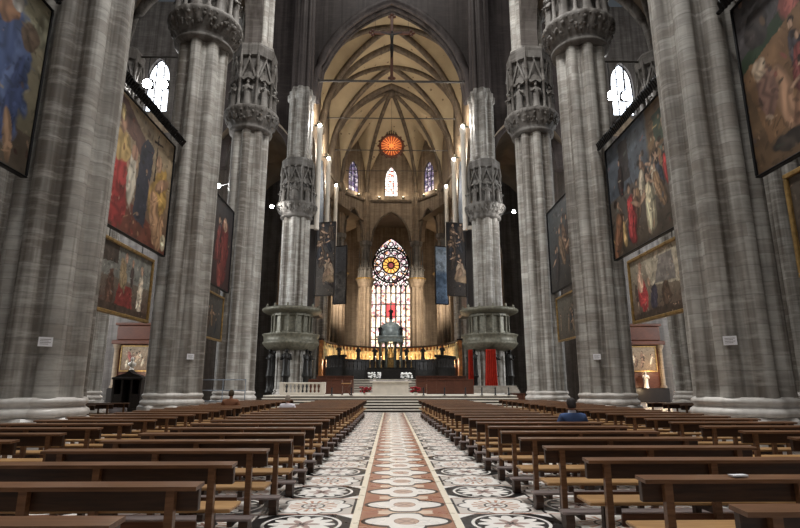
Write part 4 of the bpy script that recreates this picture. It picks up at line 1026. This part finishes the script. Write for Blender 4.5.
# ------------------------------------------------------------------ organ shutters and pipes
def shutter(label, x, y, z, w, h, shapes, bgc, seed, rz=0):
    t = painting(label, 1, y, z, w, h, shapes, bgc, seed, 'darkwood', x, .1, 'painted organ shutters', rz, 'organ shutter'); sg = 1 if x > 0 else -1
    for dz in (-1.8, 1.8): MB().tube([(sg*.7, .08, dz), (sg*1.3, .35, dz)] if y < 60 else [(sg*.7, .05, dz), (sg*2.4, -1.9, dz)], .06, 8).build('hinge_arm', M['iron'], t)
    return t
dkfig = crowd(77, 9, .1, .95, .05, .75, .3, [S(60,48,40), S(84,66,52), S(50,50,56), S(104,80,58)])+[('e', .72, .33, .07, .13, 10, S(178,150,120)), ('e', .6, .28, .05, .12, -20, S(150,118,90)), ('e', .8, .22, .12, .05, 0, S(160,130,96))]
shutter('dark painted organ shutter with pale figures, right side', 7.1, 56.75, 15, 2.1, 8.0, dkfig, (S(60,50,44), S(30,30,34)), 50, R(14))
shutter('pale blue painted organ shutter, right side', 5.95, 62.0, 14.3, 1.5, 6.8, [('e', .5, .75, .6, .2, 0, S(186,204,224)), ('e', .5, .3, .5, .25, 0, S(120,150,186))], (S(96,122,160), S(168,190,214)), 51, R(18))
shutter('dark painted organ shutter half hidden by the left pulpit pier', -7.1, 56.75, 15, 2.1, 8.0, dkfig, (S(86,76,66), S(62,60,62)), 52, R(-14))
shutter('grey hazy painted organ shutter, left side', -5.95, 62.0, 14.3, 1.5, 6.8, [('e', .5, .3, .4, .3, 0, S(110,104,100))], (S(88,84,84), S(100,98,100)), 53, R(-18))
def organ(sg, sd):
    t = thing('pipe_organ', 'tall pale organ pipes and dark case on the %s choir wall' % sd, 'organ', (sg*8.5, 58.95, 0))
    MB().box(-.4, .4, -1.9, 1.9, 9.5, 19.0, bev=.1).build('case', M['darkwood'], t)
    MB().box(-.9 if sg > 0 else -.2, .2 if sg > 0 else .9, -1.95, 1.95, 9.0, 9.6, bev=.1).build('gallery', M['darkwood'], t)
    for y0, y1 in ((-4.2, -1.9), (1.9, 3.6)): MB().box(min(sg*.7, sg*1.0), max(sg*.7, sg*1.0), y0, y1, 9.05, 9.5).build('bracket', M['darkwood'], t)
    MB().box(min(sg*.2, sg*1.0), max(sg*.2, sg*1.0), -1.9, 1.9, 9.05, 9.5).build('bracket', M['darkwood'], t)
    for k in range(11):
        yy = -1.7+.34*k; hh = 25+2.2*math.cos((k-5)*.5); MB().lathe([(.05, 18.9), (.17, 19.5), (.17, hh)], 12, (-sg*.35, yy, 0)).build('pipe', M['steel'], t)
    return t
organ(-1, 'left'); organ(1, 'right')
# ------------------------------------------------------------------ floodlights
def flood(loc, rz, tilt, label, power, col=(1, .98, .95), s=1.0, mat='lamp', group='floodlights', stem=None, spot=None, rad=.25):
    t = thing('floodlight', label, 'floodlight', loc, rz, group)
    mt = Matrix.Rotation(tilt, 4, 'X')
    MB().box(-.26*s, .26*s, -.02*s, .22*s, -.25*s, .25*s, mt, bev=.04*s).build('housing', M['black'], t)
    MB().prism([(.24*s*math.cos(q*PI/10), .24*s*math.sin(q*PI/10)) for q in range(20)], -.035*s, -.02*s, 'y', mt).build('lens', M[mat], t)
    if stem: MB().tube([(0, stem[1] if stem[2] else .1, .15*s if stem[2] else 0), tuple(stem)], .035, 6).build('stem', M['black'], t)
    q = mt @ Vector((0, -.35*s, 0))
    if spot:
        l = bpy.data.lights.new('beam', 'SPOT'); l.energy = power; l.color = col; l.spot_size = spot; l.spot_blend = .9; l.shadow_soft_size = rad
        o = bpy.data.objects.new('beam', l); COL.objects.link(o); o.parent = t; o.location = q; o.rotation_euler = (R(-90)+tilt, 0, 0)
    else: point('beam', q, power, col, rad, t)
    return t
def tie(x0, x1, y, z, r, label):
    t = MB(); t.tube([(x0, y, z), (x1, y, z)], r, 8)
    for x_ in (x0+.1, x1-.1): t.ball((x_, y, z), r*1.8, r*1.8, r*1.8, 8, 6)
    tag(t.build('tie_rod', M['iron']), label, 'tie rod', 'iron tie rods')
for sg, sd, xl, zl in ((-1, 'left', 16.6, 22.3), (1, 'right', 16.1, 21.7)):
    tie(*sorted((sg*9.0, sg*19.5)), 34.5, 24.4, .07, 'thin iron tie rod across the %s side aisle above the bright floodlights' % sd)
    for k, (dx, pl) in enumerate(((-.55, 'outer' if sg < 0 else 'inner'), (.55, 'inner' if sg < 0 else 'outer'))):
        flood((sg*xl+dx, 34.5, zl), 0, R(22), 'dazzling white floodlight high in the %s aisle, %s of the pair' % (sd, pl), 1500, s=1.35, stem=(0, 0, 24.46-zl), spot=R(110), rad=.3)
for x_, y_, z_, lb, st2 in ((-12.0, 51.9, 19.2, 'small bright lamp beside the left pulpit pier shaft', (2.2, 1.8, 0)), (-12.15, 36.0, 15.3, 'small bright lamp seen between the second and third left piers', (1.5, -.9, 0)), (12.4, 51.9, 18.8, 'small bright lamp beside the right pulpit pier', (-2.6, 1.8, 0))):
    flood((x_, y_, z_), 0, 0, lb, 300, s=.7, rad=.15, stem=st2)
for k, yy in enumerate((55.2, 63.9, 73.2)):
    for sg, sd in ((-1, 'left'), (1, 'right')):
        flood((sg*7.8, yy-1.0, 29.3), 0, R(-20), 'white floodlight on the %s choir wall, %s from the viewer' % (sd, ORD(k)), 700, s=.8, group='choir floodlights', rad=.2)
        b = MB().lathe([(.26, 17.5), (.30, 17.7), (.27, 17.8), (.27, 28.4), (.34, 28.7), (.38, 29.08)], 14, (sg*7.8, yy-.9, 0)); b.box(min(sg*7.9, sg*9), max(sg*7.9, sg*9), yy-1.0, yy-.8, 17.6, 18); struct(b, 'trim_choir_added_lit_shaft_%s_%d' % (sd, k+1), M['marblewhite'])  # white shafts added to stand for lamplight on the pier faces
    if k == 1:
        for sg, sd in ((-1, 'left'), (1, 'right')):
            flood((sg*7.8, yy+1.4, 17.2), PI+sg*R(10.2), R(9), 'added unseen warm floodlight behind the %s organ shutters lighting the apse piers' % sd, 38000, (1, .86, .68), .8, 'warmlamp', 'choir floodlights', (sg*.3, .1, .1), R(44), .3)  # fixture added to brighten the apse piers
for k, (x_, y_) in enumerate(((-7.2, 81.7), (-5.3, 83.9), (-2.0, 85.2), (2.0, 85.2), (5.3, 83.9), (7.2, 81.7))):
    t = thing('cornice_lamp', 'small warm lamp on the apse cornice, %s from the left' % ORD(k), 'lamp', (x_, y_-.2, 31.95), 0, 'apse cornice lamps')
    MB().lathe([(.12, -.1), (.25, 0), (.3, .15), (.28, .2)], 12).build('bowl', M['bronze'], t)
    b = MB(); b.ball((0, 0, .2), .2, .2, .12, 10, 6); b.build('bulb', M['warmlamp'], t)
    point('glow', (0, -.35, .6), 80, (1, .86, .66), .25, t)
for k, yy in enumerate((59.5, 68.5)):
    for sg, sd in ((-1, 'left'), (1, 'right')):
        t = thing('added_vault_uplight', 'small added lamp on the %s choir cornice lighting the vault, %s from the viewer' % (sd, ORD(k)), 'lamp', (sg*8.72, yy, 32.2), 0, 'added vault uplights')  # fixtures added to brighten the choir vault
        b = MB(); b.box(-.5, .5, -.12, .12, -.3, -.15, bev=.03); b.lathe([(.1, -.16), (.2, 0), (.25, .15), (.22, .18)], 12); b.build('bowl', M['bronze'], t)
        b = MB(); b.ball((0, 0, .16), .15, .15, .06, 10, 5); b.build('bulb', M['warmlamp'], t)
        point('glow', (-sg*1.0, 0, 1.0), 620, (1, .88, .7), .4, t)
for sg, sd in ((-1, 'left'), (1, 'right')):
    t = thing('added_hanging_lamp', 'added warm hanging lamp in the ambulatory behind the apse arches, %s side' % sd, 'lamp', (sg*9.2, 87.5, 23.5), 0, 'added ambulatory lamps')  # lamps added to warm the vaults behind the apse arches
    MB().lathe([(.1, -.2), (.3, 0), (.34, .2), (.3, .22)], 14).build('bowl', M['bronze'], t)
    b = MB(); b.ball((0, 0, .2), .22, .22, .12, 10, 5); b.build('bulb', M['warmlamp'], t)
    MB().tube([(0, 0, .1), (0, 0, 4.52)], .025, 6).build('cable', M['black'], t)
    point('glow', (0, 0, .9), 380, (1, .72, .45), .3, t)
# ------------------------------------------------------------------ hanging things in the choir arch
for y_, lb, r_ in ((54.7, 'thick iron tie rod under the hanging crucifix', .13), (63.3, 'second iron tie rod behind the crucifix', .07), (72.9, 'third iron tie rod across the choir vault', .07), (80.6, 'farthest iron tie rod across the apse', .06)):
    hw_ = 8.2 if y_ < 73 else 7.2
    tie(-hw_, hw_, y_, 35, r_, lb)
t = thing('hanging_crucifix', 'large dark crucifix standing on the tie rod in the choir arch', 'crucifix', (0, 54.7, 35.14))
b = MB(); b.box(-.16, .16, -.12, .12, 0, 8.1, bev=.03); b.box(-2.1, 2.1, -.12, .12, 5.87, 6.19, bev=.03)
for (x_, z_) in ((-2.2, 6.03), (2.2, 6.03), (0, 8.15), (0, .25)):
    for dx, dz in ((.26, 0), (-.26, 0), (0, .26), (0, -.26)): b.ball((x_+dx, 0, z_+dz), .2, .13, .2, 8, 6)
b.build('cross', M['choirwood'], t)
b = MB(); b.tube([(0, -.2, 4.0), (.03, -.22, 4.5), (0, -.24, 5.0), (0, -.22, 5.6), (0, -.22, 5.75)], [.1, .13, .17, .22, .1], 10); b.ball((.04, -.26, 5.98), .13, .14, .17)
for sg in (-1, 1):
    b.tube([(sg*.1, -.22, 5.65), (sg*.6, -.18, 5.8), (sg*1.2, -.16, 6.0)], [.09, .07, .05], 8); b.tube([(sg*.07, -.2, 4.4), (sg*.12, -.3, 3.6), (sg*.05, -.18, 2.8)], [.11, .09, .05], 8)
b.build('figure', M['darkbronze'], t)
for sg in (-1, 1): MB().tube([(sg*1.9, 0, 6.1), (sg*1.9, .3, 11)], .02, 5).build('cable', M['black'], t)
t = thing('sunburst_lamp', 'round red sunburst lamp hanging high in the choir vault', 'sunburst', (0, 75.5, 36.9))
b = MB(); b.tube([(1.75*math.cos(a), 0, 1.75*math.sin(a)) for a in [2*PI*k/32 for k in range(33)]], .2, 8)
for k in range(16):
    a = 2*PI*k/16; b.ball((1.98*math.cos(a), 0, 1.98*math.sin(a)), .17, .12, .17, 7, 5)
b.build('ring', M['choirwood'], t)
MB().prism([(1.7*math.cos(2*PI*k/40), 1.7*math.sin(2*PI*k/40)) for k in range(40)], .02, .1, 'y').build('disc', M['redglow'], t)
b = MB()
for k in range(20):
    a = 2*PI*k/20; w_ = .09; b.prism([(.6*math.cos(a-w_*1.2), .6*math.sin(a-w_*1.2)), (1.55*math.cos(a-.03), 1.55*math.sin(a-.03)), (1.55*math.cos(a+.03), 1.55*math.sin(a+.03)), (.6*math.cos(a+w_*1.2), .6*math.sin(a+w_*1.2))], -.05, .02, 'y')
b.build('ray', M['amberglow'], t)
b = MB(); b.prism([((.75 if k % 2 == 0 else .3)*math.cos(2*PI*k/16+PI/2), (.75 if k % 2 == 0 else .3)*math.sin(2*PI*k/16+PI/2)) for k in range(16)], -.12, -.05, 'y'); b.build('star', M['amberglow'], t)
MB().tube([(0, 0, 1.9), (0, 0, 7.4)], .02, 5).build('cable', M['black'], t)
b = MB()
for k in (-2, -1, 0, 1, 2): b.lathe([(.06, 1.75), (.13, 1.95), (.05, 2.2), (.1, 2.45 - abs(k)*.12), (.0, 2.65 - abs(k)*.15)], 8, (k*.33, 0, 0))
b.build('crown', M['darkbronze'], t)
point('sunburst_light', (0, 74.9, 36.9), 15, (1, .35, .12), .4)
# ------------------------------------------------------------------ side altars in the transepts
def side_altar(sg, sd, lit):
    t = thing('side_altar', ('softly lit gilded side altar with a pale statue, right transept' if lit else 'dim side altar with a small framed picture above a dark seat, left transept'), 'side altar', (sg*25.6, 55.3, 0))
    MB().box(-2.4, 2.4, -.2, .6, 0, 1.4, bev=.05).build('base', M['darkwood'], t)
    for x_ in (-1.9, 1.9): MB().lathe([(.34, 1.4), (.34, 1.6), (.24, 1.7), (.22, 5.2), (.36, 5.5), (.36, 5.7)], 14, (x_, 0, 0)).build('column', M['apse'], t)
    b = MB(); b.box(-2.4, 2.4, -.3, .6, 5.7, 6.1, bev=.05); b.box(-2.0, 2.0, -.2, .5, 6.1, 7.6, bev=.1); b.box(-2.2, 2.2, -.3, .5, 7.6, 7.85, bev=.05); b.build('entablature', M['choirwood'], t)
    MB().box(-2.0, 2.0, .05, .55, 1.4, 5.7).build('back_panel', M['choirwood'], t)
    o = bpy.data.objects.new('altarpiece', paint(2.7, 2.3, crowd(60+sg, 6, .15, .85, .05, .35, .5, [S(206,190,160), S(176,150,120), S(120,90,70), S(150,70,60)]), (S(120,96,72), S(150,130,104)), 61+sg, 60)); COL.objects.link(o); o.parent = t; o.location = (0, -.05, 4.3)
    b = MB(); b.box(-1.45, 1.45, -.1, .1, 3.0, 3.12); b.box(-1.45, 1.45, -.1, .1, 5.45, 5.57); b.box(-1.45, -1.35, -.1, .1, 3.1, 5.5); b.box(1.35, 1.45, -.1, .1, 3.1, 5.5); b.build('picture_frame', M['gilt'], t)
    if lit:
        statue_obj(0, t, (0, -.35, 1.4), 0, .9, 'marblewhite')
        point('altar_glow', (1.1, -1.6, 3.2), 160, WARM, .3, t); point('altar_glow_low', (-.3, -1.2, 1.2), 60, WARM, .2, t)
    else: point('altar_glow', (.4, -1.8, 3.0), 70, (1, .8, .6), .3, t)
side_altar(-1, 'left', False); side_altar(1, 'right', True)
# dark confessional in the left transept with a white bust
t = thing('confessional', 'dark carved wooden confessional past the nearest left pier', 'confessional', (-16.9, 36.2, 0))
MB().box(-.95, .95, -.5, .5, 0, .2, bev=.03).build('base', M['darkwood'], t)
for x_ in (-.85, -.3, .3, .85): MB().box(x_-.06, x_+.06, -.45, .45, .2, 2.0).build('upright', M['darkwood'], t)
MB().box(-.9, .9, .4, .46, .2, 2.0).build('back_panel', M['darkwood'], t)
b = MB(); b.box(-1, 1, -.52, .52, 2.0, 2.16, bev=.04); b.prism([(-.9, 2.16), (.9, 2.16), (.6, 2.3), (.2, 2.42), (0, 2.62), (-.2, 2.42), (-.6, 2.3)], -.35, .35, 'y'); b.build('cornice', M['darkwood'], t)
for x_ in (-.57, .57): MB().box(x_-.2, x_+.2, -.44, -.40, .2, 1.1).build('half_door', M['darkwood'], t)
t = thing('marble_bust', 'small white bust above the dark confessional', 'bust', (-16.9, 36.2, 2.62))
b = MB(); b.lathe([(.14, 0), (.14, .08), (.08, .12), (.1, .2)], 12); b.build('pedestal', M['marblewhite'], t)
b = MB(); b.loft([[(rx*math.cos(2*PI*j/14), ry*math.sin(2*PI*j/14), z_) for j in range(14)] for rx, ry, z_ in ((.12, .1, .19), (.24, .14, .3), (.27, .14, .42), (.1, .08, .52), (.07, .07, .58))]); b.ball((0, -.02, .7), .1, .12, .15); b.build('head', M['marblewhite'], t)
